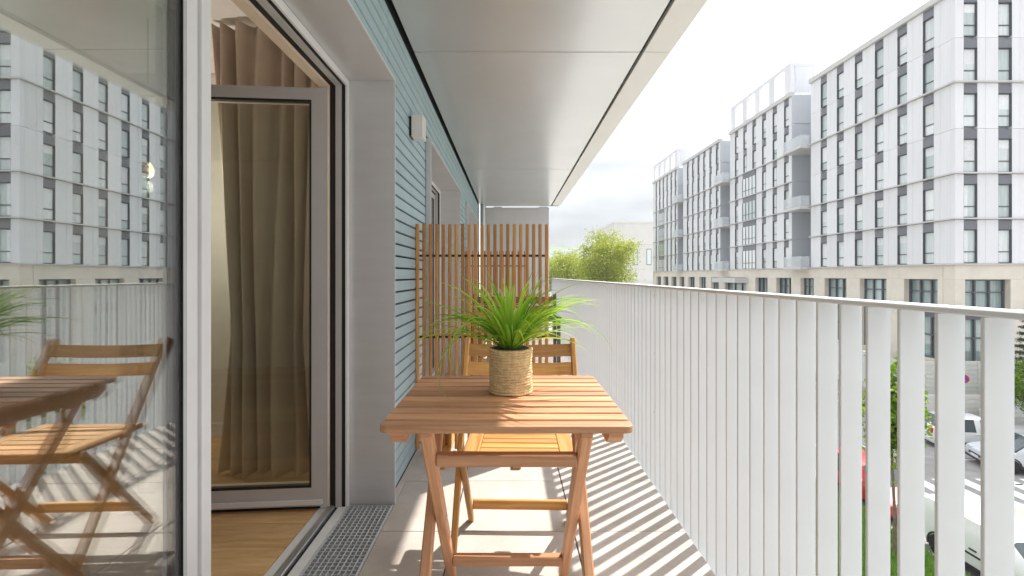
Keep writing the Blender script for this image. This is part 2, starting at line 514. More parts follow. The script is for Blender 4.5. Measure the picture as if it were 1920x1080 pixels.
# ground, road, pavements
gm = MB(); gm.box((-1400, -1400, GZ - 0.6), (1400, 1600, GZ - 0.02)); gm.build('ground', 'ground', kind='structure')
rm = MB(); rm.box((12.55, -60, GZ - 0.3), (26.0, 400, GZ + 0.0)); rm.build('road', 'asphalt', kind='structure')
pm = MB(); pm.box((26.16, -60, GZ - 0.3), (80.0, 400, GZ + 0.13)); pm.build('pavement', 'pavement', kind='structure')
km = MB()
km.box((12.36, -60, GZ - 0.3), (12.54, 400, GZ + 0.12)); km.box((26.005, -60, GZ - 0.3), (26.155, 400, GZ + 0.14))
km.build('kerb', 'kerb', kind='structure')
vm = MB(); vm.box((8.2, -60, GZ - 0.3), (12.35, 400, GZ + 0.06)); vm.build('verge', 'turf', kind='structure')
fm_ = MB(); fm_.box((0.9, -60, GZ - 0.3), (8.19, 400, GZ + 0.05)); fm_.build('added_paving', 'pavement', kind='structure')  # added pale paving in place of turf, keeps green bounce off the ceiling
mk = MB()
for i in range(9):
    mk.box((15.5 + i * 0.9, 17.6, GZ + 0.001), (16.0 + i * 0.9, 20.0, GZ + 0.005))
for y in range(-8, 60, 6):
    if not 15 < y < 21: mk.box((17.2, y, GZ + 0.001), (17.32, y + 3.0, GZ + 0.005))
mk.box((15.0, -40, GZ + 0.001), (15.1, 17.0, GZ + 0.005)); mk.box((15.0, 21, GZ + 0.001), (15.1, 90, GZ + 0.005))
for i in range(14):
    mk.box((20.2, 19.4 + i * 2.6, GZ + 0.001), (25.2, 19.5 + i * 2.6, GZ + 0.005))
mk.build('road_marking', 'paint', kind='structure')
# grass on the verge: uncountable
def grass_patch(x0, x1, y0, y1, n, h):
    p = np.stack([rng.uniform(x0, x1, n), rng.uniform(y0, y1, n), np.full(n, GZ + 0.055)], 1)
    a = rng.uniform(0, 2*np.pi, n); w = rng.uniform(0.008, 0.018, n); hh = rng.uniform(0.4, 1.0, n) * h
    ln = rng.normal(0, 0.35, (n, 2)) * hh[:, None]
    d = np.stack([np.cos(a), np.sin(a), np.zeros(n)], 1) * w[:, None]
    mid = p + np.stack([ln[:, 0]*.35, ln[:, 1]*.35, hh*.6], 1); tip = p + np.stack([ln[:, 0], ln[:, 1], hh], 1)
    v = np.stack([p - d, p + d, mid + d*.7, mid - d*.7, tip], 1).reshape(-1, 3)
    b = np.arange(n)[:, None] * 5
    f = np.concatenate([b + [0, 1, 2], b + [0, 2, 3], b + [3, 2, 4]])
    return np_mesh(v, f, 'grass')
link('grass', grass_patch(8.6, 12.3, 8.5, 19.5, 42000, 0.42), label='long green grass growing on the verge beside the parked vehicles', cat='grass', kind='stuff')

# ------------------------------------------------------------------ the balcony
WALL_X, RAIL_X = -0.58, 0.76
Y0, Y1 = -1.6, 9.1
floor = empty('balcony_floor', (0, 0, 0), kind='structure')
rbox('floor_slab', (-0.545, Y0, -0.32), (0.735, Y1, -0.032), 'concrete', floor)
rbox('floor_joint', (-0.545, Y0, -0.032), (0.735, Y1, -0.012), 'dark_backing', floor)
xs = [(-0.545, -0.2425), (-0.2375, 0.2625), (0.2675, 0.735)]
y = 2.0445 - 0.5 * 7
for r in range(22):
    a, b_ = y + 0.5 * r, y + 0.5 * r + 0.4955
    a, b_ = max(a, Y0), min(b_, Y1)
    if b_ - a < 0.05: continue
    for (xa, xb) in xs:
        if xa < -0.5 and a < 2.30 < b_: rbox('paving_slab', (-0.579, 2.300, -0.0115), (-0.5455, b_, 0.0), 'slab', floor)
        elif xa < -0.5 and not (0.1 < (a + b_)/2 < 2.3): xa = -0.579
        dz = random.uniform(-0.0007, 0.0007)
        rbox('paving_slab', (xa, a, -0.0115), (xb, b_, 0.0 + dz), 'slab', floor, bev=0.002)

CZ = 2.375
ceil = empty('balcony_ceiling', (0, 0, CZ), kind='structure')
rbox('slab', (-0.56, Y0 - 1, 0.06), (0.925, Y1 + 0.3, 0.34), 'concrete', ceil)
rbox('shadow_gap', (-0.56, Y0 - 1, 0.035), (0.925, Y1 + 0.3, 0.058), 'dark_backing', ceil)
js = [-2.6, -0.29, 2.836, 5.96, 9.085]
for i in range(4):
    a, b_ = js[i] + 0.005, js[i+1] - 0.005
    rbox('ceiling_panel', (-0.562, a, 0.0), (0.756, b_, 0.03), 'ceiling', ceil, bev=0.002)
    rbox('edge_panel', (0.778, a, 0.0), (0.935, b_, 0.03), 'edge_panel', ceil, bev=0.002)
rbox('fascia', (0.928, Y0 - 1, 0.032), (0.938, Y1 + 0.3, 0.36), 'edge_panel', ceil)

# our own building round the flat
own = empty('apartment_block', (-3.0, 4.0, GZ), label='own apartment block that carries the balcony, upper and lower floors', cat='building')
def oloc(lo, hi): return (lo[0]+3.0, lo[1]-4.0, lo[2]-GZ), (hi[0]+3.0, hi[1]-4.0, hi[2]-GZ)
def ob(name, lo, hi, mat):
    a, b_ = oloc(lo, hi); rbox(name, a, b_, mat, own)
ob('upper_wall', (-9, -14, 2.72), (-0.565, 9.6, 14), 'white_wall')
ob('lower_wall', (-9, -14, GZ - 0.3), (-0.6, 9.6, -0.33), 'white_wall')
ob('rear_wall', (-9, -14, -0.33), (-5.2, 9.6, 2.72), 'white_wall')
ob('side_wall', (-5.2, -14, -0.33), (-0.6, -1.7, 2.72), 'white_wall')
ob('end_block', (-5.2, 9.14, -0.33), (-0.60, 9.6, 2.72), 'white_wall')

# facade wall with teal boards, openings left for three windows
WIN = [(0.365, 2.285), (3.35, 5.27), (6.335, 8.255)]
wall = empty('facade_wall', (WALL_X, 4.0, 0), label='balcony wall clad in teal horizontal boards with dark gaps', cat='wall')
def wb(name, lo, hi, mat, **kw):
    return rbox(name, (lo[0]-WALL_X, lo[1]-4.0, lo[2]), (hi[0]-WALL_X, hi[1]-4.0, hi[2]), mat, wall, **kw)
edges = [-1.69] + [e for w in WIN for e in w] + [9.13]
for i in range(0, len(edges), 2):
    wb('wall_core', (-0.88, edges[i] + (0.012 if i else 0), -0.32), (-0.602, edges[i+1] - 0.012, 1.998), 'dark_backing')
wb('lintel_core', (-0.88, -1.69, 2.0), (-0.602, 9.13, 2.715), 'dark_backing')
PITCH, BH = 0.0618, 0.0525
rows = int((CZ - 0.01 - 0.0) / PITCH)
low = [(-1.6, 0.335), (2.312, 3.322), (5.297, 6.307), (8.282, 9.09)]
high = [(-1.6, 0.33), (0.334, 2.296), (2.300, 3.346), (3.350, 5.318), (5.322, 6.30), (6.304, 8.286), (8.29, 9.09)]
for r in range(rows):
    z0 = 0.004 + r * PITCH; z1 = z0 + BH
    segs = low if z0 < 2.014 else high
    for (a, b_) in segs:
        if z1 >= 2.02 or True:
            wb('board', (-0.601, a, z0), (WALL_X, b_, z1), 'siding', bev=0.003)

# windows: surround, frame, sashes
def sash_mesh(W, H, st, tr, br, T, mat):
    mb = MB()
    # x: 0..W from the hinge, y: -T..0 (y = 0 is the outer face), z: 0..H
    for (lo, hi) in [((0, -T, 0), (st, 0, H)), ((W-st, -T, 0), (W, 0, H)), ((st, -T+.002, H-tr), (W-st, -.002, H)), ((st, -T+.002, 0), (W-st, -.002, br))]:
        mb.box(lo, hi)
    return mb.mesh(mat)

def ring(lo, hi, t, y0, y1):
    mb = MB(); (x0, z0), (x1, z1) = lo, hi
    mb.box((x0, y0, z0), (x0+t, y1, z1)); mb.box((x1-t, y0, z0), (x1, y1, z1))
    mb.box((x0+t, y0, z1-t), (x1-t, y1, z1)); mb.box((x0+t, y0, z0), (x1-t, y1, z0+t))
    return mb

def make_sash(win, loc, dirx, ang, W, H, glass_in, wide=False):
    """dirx = +1: hinge at low Y, leaf runs to +Y; -1: hinge at high Y. ang = opening inwards."""
    st, tr, br, T = 0.07, 0.055, 0.085, 0.068
    # closed leaf: local x along +-Y, outer face (local y=0) towards +X
    me = sash_mesh(W, H, st, tr, br, T, 'alu')
    if dirx > 0:
        rot = R(90) + ang          # local x -> +Y, local y -> -X : mirrored below so that y=0 faces out
        m = Matrix.Translation(loc) @ Matrix.Rotation(rot, 4, 'Z') @ Matrix.Scale(-1, 4, (0, 1, 0))
    else:
        rot = -R(90) - ang         # local x -> -Y, local y -> +X
        m = Matrix.Translation(loc) @ Matrix.Rotation(rot, 4, 'Z')
    s = link('sash', me, win, mtx=m)
    g = ring((st, br), (W-st, H-tr), 0.010, -0.030, -0.002)
    g.build('gasket', 'gasket', s)
    for k, (yy, mt) in enumerate(((-0.007, 'pane_out'), (-0.023, glass_in))):
        pb = MB(); pb.box((st+.002, yy-0.002, br+.002), (W-st-.002, yy+0.002, H-tr-.002))
        pb.build('pane', mt, s)
    c = MB(); c.box((-0.004, -T+.004, 0.004), (-0.0005, -0.006, H-.004)); c.box((0.003, -T-0.012, 0.0), (st, -T-.0005, H))
    c.box((W-st, -T-0.012, 0.0), (W-.003, -T-.0005, H)); c.box((st+.001, -T-0.012, H-tr), (W-st-.001, -T-.0005, H)); c.box((st+.001, -T-0.012, 0), (W-st-.001, -T-.0005, br))
    c.box((0.001, -T+.004, H+.0005), (W-.001, -.012, H+.004))
    c.build('inner_lining', 'cream', s)
    d = MB(); d.box((0.02, 0.0005, 0.012), (W-.005, 0.012, 0.032)); d.build('drip_bar', 'alu_light', s)
    bb = MB(); bb.box((0.02, -0.05, -0.016), (W-.005, -0.012, -0.0005)); bb.build('brush_seal', 'gasket', s)
    for z in (0.28, 0.95, 1.62):
        hb = MB(); hb.tube([(-0.012, -T*.55, z-0.05), (-0.012, -T*.55, z+0.05)], [0.009, 0.009], 8); hb.build('hinge', 'steel', s, smooth=False)
    if wide:   # astragal over the meeting joint
        ab = MB(); ab.box((W-0.084, 0.0005, 0.0), (W-0.041, 0.010, H)); ab.box((W-0.024, 0.0005, 0.0), (W+0.018, 0.010, H)); ab.build('cover_strip', 'alu_light', s)
    return s

def make_window(y0, y1, a_left, a_right, label):
    win = empty('french_window', (-0.755, y0, 0), label=label, cat='window', group=None)
    W = y1 - y0
    # sheet metal reveal: X from -0.55 back to -0.755 (local x = 0..0.205)
    t = 0.012
    rbox('reveal_panel', (0.0, -t, -0.05), (0.212, 0.0, 2.0), 'reveal', win)
    rbox('reveal_panel', (0.0, W, -0.05), (0.212, W + t, 2.0), 'reveal', win)
    rbox('head_panel', (0.0, 0.001, 1.988), (0.212, W - 0.001, 2.0), 'reveal', win)
    # thin flange proud of the boards
    rbox('flange', (0.178, -0.024, -0.05), (0.206, -t - .001, 2.012), 'reveal', win)
    rbox('flange', (0.178, W + t + .001, -0.05), (0.206, W + 0.024, 2.012), 'reveal', win)
    rbox('flange', (0.178, -0.011, 2.001), (0.206, W + 0.011, 2.012), 'reveal', win)
    # fixed frame: grey outside, black gaskets, cream rebate
    J = 0.05
    def ringx(name, xa, xb, ins, mat, zb=0.0):
        mb = MB()
        mb.box((xa, 0.0005, zb), (xb, ins, 1.987)); mb.box((xa, W-ins, zb), (xb, W-.0005, 1.987)); mb.box((xa, ins, 1.987-ins), (xb, W-ins, 1.987))
        return mb.build(name, mat, win)
    ringx('frame', -0.009, -0.0005, 0.034, 'alu_light')
    ringx('outer_gasket', -0.026, -0.0095, 0.031, 'gasket')
    ringx('frame_rib', -0.053, -0.0265, 0.038, 'alu')
    ringx('inner_gasket', -0.080, -0.0535, 0.034, 'gasket')
    ringx('rebate', -0.125, -0.0805, 0.046, 'cream')
    rbox('sill_bar', (-0.040, 0.035, -0.03), (-0.001, W-.035, 0.004), 'alu_light', win)
    rbox('sill_groove', (-0.056, 0.035, -0.03), (-0.0405, W-.035, -0.006), 'gasket', win)
    rbox('sill_track', (-0.088, 0.035, -0.03), (-0.0565, W-.035, 0.010), 'zinc', win, bev=0.003)
    rbox('sill_inner', (-0.125, 0.035, -0.03), (-0.0885, W-.035, 0.003), 'alu_light', win)
    H = 1.915; wl = 0.918; wr = W - 0.052*2 - wl - 0.008
    make_sash(win, (-0.078, 0.052, 0.018), +1, a_left, wl, H, 'pane_in', wide=True)
    make_sash(win, (-0.085 if a_right > 0.5 else -0.052, W - 0.055, 0.018), -1, a_right, wr, H, 'pane_clear' if a_right > .5 else 'pane_in')
    return win
make_window(*WIN[0], R(0.6), R(85), 'tall grey french window with its right leaf swung open into the room')
make_window(*WIN[1], 0, 0, 'closed grey french window just behind the first slatted screen')
make_window(*WIN[2], 0, 0, 'closed grey french window beside the second slatted screen and the pipe')

# drainage grating in front of the open window
gr = empty('drain_grating', (-0.65, 1.33, 0), label='galvanised mesh drain grating set before the open window', cat='grating')
gb = MB()
for i in range(10):
    x = -0.0965 + i * 0.0214; gb.box((x-.0009, -0.93, -0.030), (x+.0009, 0.93, 0.0)); gb.box((x-.0018, -0.93, 0.0005), (x+.0018, 0.93, 0.0020))
n = int(1.86 / 0.0236)
for j in range(n + 1):
    yy = -0.928 + j * 0.0236; gb.box((-0.0965, yy-.0009, -0.026), (0.0965, yy+.0009, -0.0005)); gb.box((-0.0965, yy-.0018, -0.0003), (0.0965, yy+.0018, 0.0012))
gb.build('mesh_bars', 'grating', gr, kind='stuff')
fb = MB(); fb.box((0.098, -0.945, -0.03), (0.1035, 0.945, 0.002)); fb.box((-0.1035, -0.945, -0.03), (-0.098, 0.945, 0.002)); fb.box((-0.0975, 0.931, -0.03), (0.0975, 0.936, 0.002)); fb.box((-0.0975, -0.936, -0.03), (0.0975, -0.931, 0.002))
fb.build('frame', 'grating', gr)
tb = MB(); tb.box((-0.1035, -0.945, -0.09), (0.1035, 0.945, -0.075)); tb.build('channel', 'gasket', gr)

# room behind the window
room = empty('room_floor', (-3, 1, 0), kind='structure')
y = -1.5; k = 0
while y < 3.2:
    w = 0.19
    xj = -5.15 + (0.9 * k * 1.37) % 2.2
    for (xa, xb) in ((-5.15, xj), (xj + .001, -0.886)):
        if xb - xa > 0.05:
            rbox('plank', (xa+3, y-1, -0.02), (xb+3, y+w-.0012-1, 0.001 + random.uniform(-.0003, .0003)), 'oak_floor', room, bev=0.0012)
    y += w; k += 1
rbox('subfloor', (-5.15+3, -1.6-1, -0.30), (-0.886+3, 3.24-1, -0.022), 'concrete', room)
rw = MB()
rw.box((-5.19, -1.68, -0.3), (-5.16, 3.3, 2.7)); rw.box((-5.15, 3.25, -0.3), (-0.885, 3.3, 2.7)); rw.box((-5.15, -1.68, -0.3), (-0.885, -1.61, 2.7))
rw.box((-0.884, 2.27, -0.02), (-0.8815, 3.24, 2.4)); rw.box((-0.884, -1.6, -0.02), (-0.8815, 0.37, 2.4)); rw.box((-0.884, 0.37, 1.945), (-0.8815, 2.27, 2.4))
rw.build('room_wall', 'plaster', kind='structure')
rcm = MB(); rcm.box((-5.15, -1.6, 2.42), (-0.886, 3.24, 2.7)); rcm.build('room_ceiling', 'white_paint', kind='structure')
sk = MB(); sk.box((-5.15, 3.233, 0.002), (-1.0, 3.249, 0.09)); sk.build('skirting_board', 'white_paint', label='white skirting board along the back wall of the room', cat='skirting')
# curtain
def curtain():
    nx, nz = 120, 30
    v = []; f = []
    for j in range(nz + 1):
        z = 0.02 + 2.38 * j / nz
        pinch = 0.78 + 0.22 * abs((z - 0.75) / 1.65) ** 0.9
        for i in range(nx + 1):
            u = i / nx
            x = -1.285 + (u - 0.5) * 0.60 * pinch + 0.02 * math.sin(u * 9 + z)
            yy = 2.58 + 0.045 * math.sin(u * 2 * math.pi * 6 + 0.6 * math.sin(z * 1.3)) + 0.02 * math.sin(u * 17 + z * 2)
            v.append((x, yy, z))
    for j in range(nz):
        for i in range(nx):
            a = j * (nx + 1) + i
            f.append((a, a + 1, a + nx + 2, a + nx + 1))
    me = np_mesh(v, f, 'curtain', True)
    return me
cu = link('curtain', curtain(), label='beige floor-length curtain gathered behind the open window leaf', cat='curtain')
md = cu.modifiers.new('thick', 'SOLIDIFY'); md.thickness = 0.004
# pendant lamp with its bulb
pl = empty('pendant_lamp', (-1.9, 2.55, 1.62), label='small lit pendant bulb hanging in the room behind the glass', cat='lamp')
b1 = MB(); b1.tube([(0, 0, -0.035), (0, 0, -0.03), (0, 0, -0.015), (0, 0, 0.01), (0, 0, 0.03), (0, 0, 0.045)], [0.004, 0.016, 0.026, 0.028, 0.018, 0.012], 14)
b1.build('bulb', 'bulb', pl, smooth=True)
pd = bpy.data.lights.new('bulb_light', 'POINT'); pd.energy = 5.5; pd.color = (1.0, 0.90, 0.78); pd.shadow_soft_size = 0.03
po = bpy.data.objects.new('bulb_light', pd); COL.objects.link(po); po.parent = pl; po.location = (0, 0, -0.08)
b2 = MB(); b2.tube([(0, 0, 0.046), (0, 0, 0.10)], [0.016, 0.014], 12); b2.build('socket', 'black_metal', pl)
b3 = MB(); b3.tube([(0, 0, 0.101), (0, 0, 0.798)], [0.003, 0.003], 6); b3.build('cable', 'black_metal', pl)

# wall lamp
wl = empty('wall_lamp', (WALL_X, 2.83, 1.93), label='small square grey outdoor lamp fixed to the teal boards', cat='lamp')
rbox('housing', (0.0145, -0.055, -0.064), (0.080, 0.055, 0.064), 'lamp_body', wl, bev=0.003)
rbox('back_plate', (0.0005, -0.045, -0.055), (0.014, 0.045, 0.055), 'black_metal', wl)
rbox('lens', (0.030, -0.035, -0.0675), (0.068, 0.035, -0.0642), 'lamp_clear', wl)

# far end of the balcony
for (wa, wb_) in WIN[1:]:
    rbox('sill_slab', (-0.753, wa + .002, -0.3), (-0.5795, wb_ - .002, -0.001), 'slab', floor)

ew = empty('partition_wall', (0.14, 9.13, 0), label='plain grey partition closing the far end of the balcony', cat='wall')
rbox('panel', (-0.70, 0.0, -0.3), (0.585, 0.06, CZ - 0.03), 'grey_panel', ew, bev=0.004)
rbox('bracket', (0.40, -0.05, CZ - 0.045), (0.55, -0.002, CZ - 0.02), 'alu', ew)
rbox('bracket', (-0.45, -0.05, CZ - 0.045), (-0.30, -0.002, CZ - 0.02), 'alu', ew)
dp = empty('drain_pipe', (-0.505, 9.0, 0), label='round zinc downpipe in the corner beside the grey partition', cat='pipe')
pb = MB(); pb.tube([(0, 0, 0.0), (0, 0, CZ - .005)], [0.05, 0.05], 24); pb.build('pipe', 'zinc', dp, smooth=False)
for z in (0.6, 1.9):
    pb = MB(); pb.tube([(0, 0, z - .012), (0, 0, z + .012)], [0.055, 0.055], 24); pb.build('clamp', 'steel', dp)

# railing: one flat bar per baluster
rail = empty('balcony_railing', (RAIL_X + 0.025, 4.0, 0), label='pale grey metal railing of closely set vertical flat bars', cat='railing')
rbox('top_rail', (-0.026, Y0 - 4.0, 1.008), (0.026, Y1 - 4.06, 1.02), 'rail', rail, bev=0.002)
rbox('bottom_rail', (-0.024, Y0 - 4.0, -0.20), (0.024, Y1 - 4.06, -0.188), 'rail', rail, bev=0.002)
bal = box_mesh(0.0495, 0.0078, 1.194, 'rail', 0.0012)
k0 = -28
for k in range(k0, 200):
    yb = 0.785 + 0.0845 * k
    if yb > Y1 - 0.08: break
    b_o = link('baluster', bal, rail, (random.uniform(-.0006, .0006), yb - 4.0 + random.uniform(-.0007, .0007), 0.4105), (0, 0, random.uniform(-.012, .012)))
    if k > 0 and k % 22 == 0:            # bars that carry fixings
        for zb in (0.556, 0.242, -0.076):
            m_ = MB(); m_.tube([(-0.002, -0.0036, zb), (-0.002, -0.0075, zb)], [0.006, 0.0048], 10); m_.build('bolt', 'steel', b_o)

# slatted screens
def make_screen(y, label):
    s = empty('privacy_screen', (-0.1735, y, 0), label=label, cat='screen')
    xs_ = np.linspace(-0.395, 0.395, 21)
    for i, x in enumerate(xs_):
        beam('slat', (x, 0, 0.012), (x, 0, 1.388 + random.uniform(-.003, .003)), 0.0195, 0.024, 'screen_wood', s, bev=0.004, up=(0, -1, 0), seg=2)
    for z in (0.695, 1.195):
        rbox('crossbar', (-0.393, 0.0125, z - 0.007), (0.393, 0.024, z + 0.007), 'black_metal', s)
    for x in (-0.213, 0.209):
        beam('foot', (x, -0.29, 0.0125), (x, 0.29, 0.0125), 0.048, 0.022, 'chair_wood', s)
        beam('post', (x, 0.031, 0.024), (x, 0.031, 0.40), 0.05, 0.012, 'chair_wood', s, up=(0, -1, 0))
        bo = MB(); bo.tube([(x, -0.0125, 0.11), (x, -0.016, 0.11)], [0.006, 0.005], 10); bo.build('bolt', 'steel', s)
    return s
make_screen(2.98, 'wooden slatted screen standing right behind the chair')
make_screen(6.29, 'wooden slatted screen farther along, beyond the dark bench')

# folding table
def make_table(loc, wood_, label):
    t = empty('folding_table', loc, label=label, cat='table')
    Wd, D, top = 0.31, 0.30, 0.71
    n = 10; pitch = (2*D + 0.0125) / n; w = pitch - 0.0125
    for i in range(n):
        yy = -D + w/2 + i * pitch
        if i in (0, n - 1):      # end slats have rounded outer corners
            bm = bmesh.new(); bmesh.ops.create_cube(bm, size=1)
            bmesh.ops.scale(bm, vec=(2*Wd, w, 0.018), verts=bm.verts)
            sg = -1 if i == 0 else 1
            ed = [e for e in bm.edges if abs(e.verts[0].co.x - e.verts[1].co.x) < 1e-6 and abs(e.verts[0].co.y - e.verts[1].co.y) < 1e-6 and e.verts[0].co.y * sg > 0]
            bmesh.ops.bevel(bm, geom=ed, offset=0.022, segments=5, profile=0.5, affect='EDGES')
            bmesh.ops.bevel(bm, geom=[e for e in bm.edges if abs(e.verts[0].co.z - e.verts[1].co.z) < 1e-6], offset=0.0035, segments=2, profile=0.5, affect='EDGES')
            me = bpy.data.meshes.new('slat'); bm.to_mesh(me); bm.free(); me.materials.append(M[wood_])
            link('slat', me, t, (0, yy, top - 0.009))
        else:
            link('slat', box_mesh(2*Wd, w, 0.018, wood_, 0.003, 2), t, (0, yy, top - 0.009))
    for x in (-0.273, 0.273):      # aprons with chamfered ends
        m = MB(); yA, yB = -D + 0.035, D - 0.035
        pr = [(yA, 0.6915), (yA, 0.672), (yA + 0.03, 0.650), (yB - 0.03, 0.650), (yB, 0.672), (yB, 0.6915)]
        vs = [(x - .018, a, z) for a, z in pr] + [(x + .018, a, z) for a, z in pr]
        nn = len(pr); fs = [tuple(range(nn)), tuple(range(2*nn-1, nn-1, -1))] + [(i, nn+i, nn+(i+1) % nn, (i+1) % nn) for i in range(nn)]
        m.add(vs, fs); m.build('apron', wood_, t)
    beam('centre_batten', (0, -D + 0.05, 0.684), (0, D - 0.05, 0.684), 0.03, 0.0145, wood_, t)
    for s in (-1, 1):
        beam('leg', (s*0.197, -0.273, 0.688), (s*0.197, 0.255, 0.006), 0.030, 0.036, wood_, t, bev=0.004)
        beam('leg', (s*0.229, 0.225, 0.660), (s*0.229, -0.285, 0.006), 0.030, 0.036, wood_, t, bev=0.004)
        bo = MB(); bo.tube([(s*0.180, -0.012, 0.345), (s*0.178, -0.012, 0.345)], [0.006, 0.005], 10); bo.build('bolt', 'steel', t)
    beam('crossbar', (-0.181, -0.212, 0.598), (0.181, -0.212, 0.598), 0.030, 0.032, wood_, t)
    beam('crossbar', (-0.181, 0.152, 0.125), (0.181, 0.152, 0.125), 0.030, 0.032, wood_, t)
    beam('hinge_block', (-0.212, -0.262, 0.684), (-0.182, -0.262, 0.684), 0.05, 0.0145, wood_, t)
    beam('hinge_block', (0.182, -0.262, 0.684), (0.212, -0.262, 0.684), 0.05, 0.0145, wood_, t)
    return t
TBL = (-0.01, 1.473, 0)
make_table(TBL, 'table_wood', 'folding wooden slatted table with the rope plant pot on it')

def make_chair(loc, rz, wood_, label):
    c = empty('folding_chair', loc, rz, label=label, cat='chair')
    # local: seat faces -Y; origin under the seat centre
    for s in (-1, 1):
        beam('leg', (s*0.2355, -0.235, 0.004), (s*0.2355, 0.262, 0.79), 0.022, 0.038, wood_, c, bev=0.004)      # long leg and back post
        beam('leg', (s*0.212, 0.205, 0.004), (s*0.212, -0.155, 0.425), 0.022, 0.034, wood_, c, bev=0.004)
        beam('seat_rail', (s*0.1715, -0.205, 0.438), (s*0.1715, 0.185, 0.428), 0.058, 0.024, wood_, c, bev=0.004)
    for i in range(7):
        yy = -0.185 + i * 0.0555
        beam('seat_slat', (-0.142, yy, 0.4395 - (yy + .2)*.025), (0.142, yy, 0.4395 - (yy + .2)*.025), 0.045, 0.018, wood_, c, bev=0.003)
    for z in (0.745, 0.672):
        f = z / 0.79; yy = -0.235 + 0.497 * f - 0.004
        # back slats are curved a little
        m = MB(); nn = 8
        up = Vector((0, 0.53, 0.848)); nr = Vector((0, 0.848, -0.53))
        vs = []
        for i in range(nn + 1):
            x = -0.224 + 0.448 * i / nn; bow = 0.014 * (1 - (2*i/nn - 1)**2)
            p = Vector((x, yy, z)) + nr * bow
            for a, b_ in ((-1, -1), (1, -1), (1, 1), (-1, 1)):
                vs.append(tuple(p + nr * 0.007 * a + up * 0.0265 * b_))
        fs = [(0, 1, 2, 3)[::-1], tuple(4*nn + q for q in range(4))]
        for i in range(nn):
            for q in range(4):
                fs.append((4*i+q, 4*i+(q+1) % 4, 4*(i+1)+(q+1) % 4, 4*(i+1)+q))
        m.add(vs, [tuple(f_) for f_ in fs]); m.build('back_slat', wood_, c)
    beam('stretcher', (-0.2005, 0.150, 0.097), (0.2005, 0.150, 0.097), 0.018, 0.04, wood_, c)
    beam('stretcher', (-0.2005, -0.125, 0.400), (0.2005, -0.125, 0.400), 0.02, 0.03, wood_, c)
    return c
make_chair((0.036, 1.925, 0), R(-1.5), 'chair_wood', 'folding wooden chair pushed up to the table, back to the screen')

# neighbours' furniture beyond the screen
nb = empty('garden_bench', (0.05, 5.35, 0), label='dark grey framed bench with brown wooden slats between the two screens', cat='bench')
for s in (-1, 1):
    beam('post', (s*0.46, 0.22, 0.0), (s*0.46, 0.26, 0.86), 0.035, 0.05, 'grey_metal', nb)
    beam('leg', (s*0.46, -0.22, 0.0), (s*0.46, -0.22, 0.62), 0.035, 0.05, 'grey_metal', nb)
    beam('armrest', (s*0.46, -0.26, 0.632), (s*0.46, 0.21, 0.632), 0.05, 0.022, 'grey_metal', nb)
    beam('seat_bearer', (s*0.43, -0.20, 0.40), (s*0.43, 0.215, 0.40), 0.022, 0.04, 'grey_metal', nb)
for i in range(5):
    beam('seat_slat', (-0.435, -0.18 + i*0.09, 0.431), (0.435, -0.18 + i*0.09, 0.431), 0.075, 0.02, 'brown_wood', nb)
for i in range(3):
    z = 0.58 + i * 0.105
    beam('back_slat', (-0.4375, 0.222 + i*.005, z), (0.4375, 0.222 + i*.005, z), 0.02, 0.08, 'brown_wood', nb)
make_table((-0.12, 4.45, 0), 'screen_wood', 'folding wooden table in front of the dark grey framed bench')

# plant in its rope pot
PX, PY = 0.001, 1.522
plant = empty('potted_plant', (PX, PY, 0.711), label='grassy green plant in a natural rope-wound pot', cat='plant')
def rope_mesh():
    nt_, nm = 300, 8; rings = 17
    v = []; f = []
    th = np.linspace(0, 2*np.pi, nt_, endpoint=False)
    for r in range(rings):
        z0 = 0.0048 + r * 0.0080
        R0 = 0.0625 + random.uniform(-.0007, .0007) + (0.001 if r in (0, rings - 1) else 0)
        tw = 40; ph = random.uniform(0, 6.28)
        base = len(v)
        for i, a in enumerate(th):
            wob = 0.0006 * math.sin(3*a + r) + 0.0005 * math.sin(7*a + r*2)
            for q in range(nm):
                b_ = 2*np.pi*q/nm
                rr = 0.0042 * (1 + 0.36 * math.cos(3*b_ - tw*a + ph) ** 1)
                v.append(((R0 + rr*math.cos(b_) + wob) * math.cos(a), (R0 + rr*math.cos(b_) + wob) * math.sin(a), z0 + rr*math.sin(b_) + wob))
        for i in range(nt_):
            i2 = (i + 1) % nt_
            for q in range(nm):
                q2 = (q + 1) % nm
                f.append((base+i*nm+q, base+i2*nm+q, base+i2*nm+q2, base+i*nm+q2))
    return np_mesh(v, f, 'rope', True)
link('rope_pot', rope_mesh(), plant)
m = MB(); m.tube([(0, 0, 0.001), (0, 0, 0.136)], [0.0605, 0.0605], 40); 
me = m.mesh('rope'); link('inner_pot', me, plant)
m = MB(); m.tube([(0, 0, 0.1365), (0, 0, 0.1385)], [0.0585, 0.056], 32); m.build('soil', 'soil', plant)
def leaf_mesh(base, az, el, L, droop, w, twist=0.0, seg=11):
    v = []; f = []
    p = Vector(base); h = Vector((math.cos(az), math.sin(az), 0)); side = Vector((-math.sin(az), math.cos(az), 0))
    e = el; ds = L / seg
    for i in range(seg + 1):
        t = i / seg
        ww = w * (0.55 + 0.9*t if t < 0.35 else 0.865 * (1 - ((t - 0.35) / 0.65) ** 1.6)) + 0.00025
        up = Vector((0, 0, 1)) * math.cos(e) - h * math.sin(e)
        s2 = (side * math.cos(twist*t) + up * math.sin(twist*t))
        v += [tuple(p - s2*ww + up*ww*0.5), tuple(p), tuple(p + s2*ww + up*ww*0.5)]
        p = p + (h * math.cos(e) + Vector((0, 0, 1)) * math.sin(e)) * ds
        e -= droop * ds / L * (0.45 + 1.1*t)
    for i in range(seg):
        a = 3*i
        f += [(a, a+1, a+4, a+3), (a+1, a+2, a+5, a+4)]
    return np_mesh(v, f, 'leaf', True)
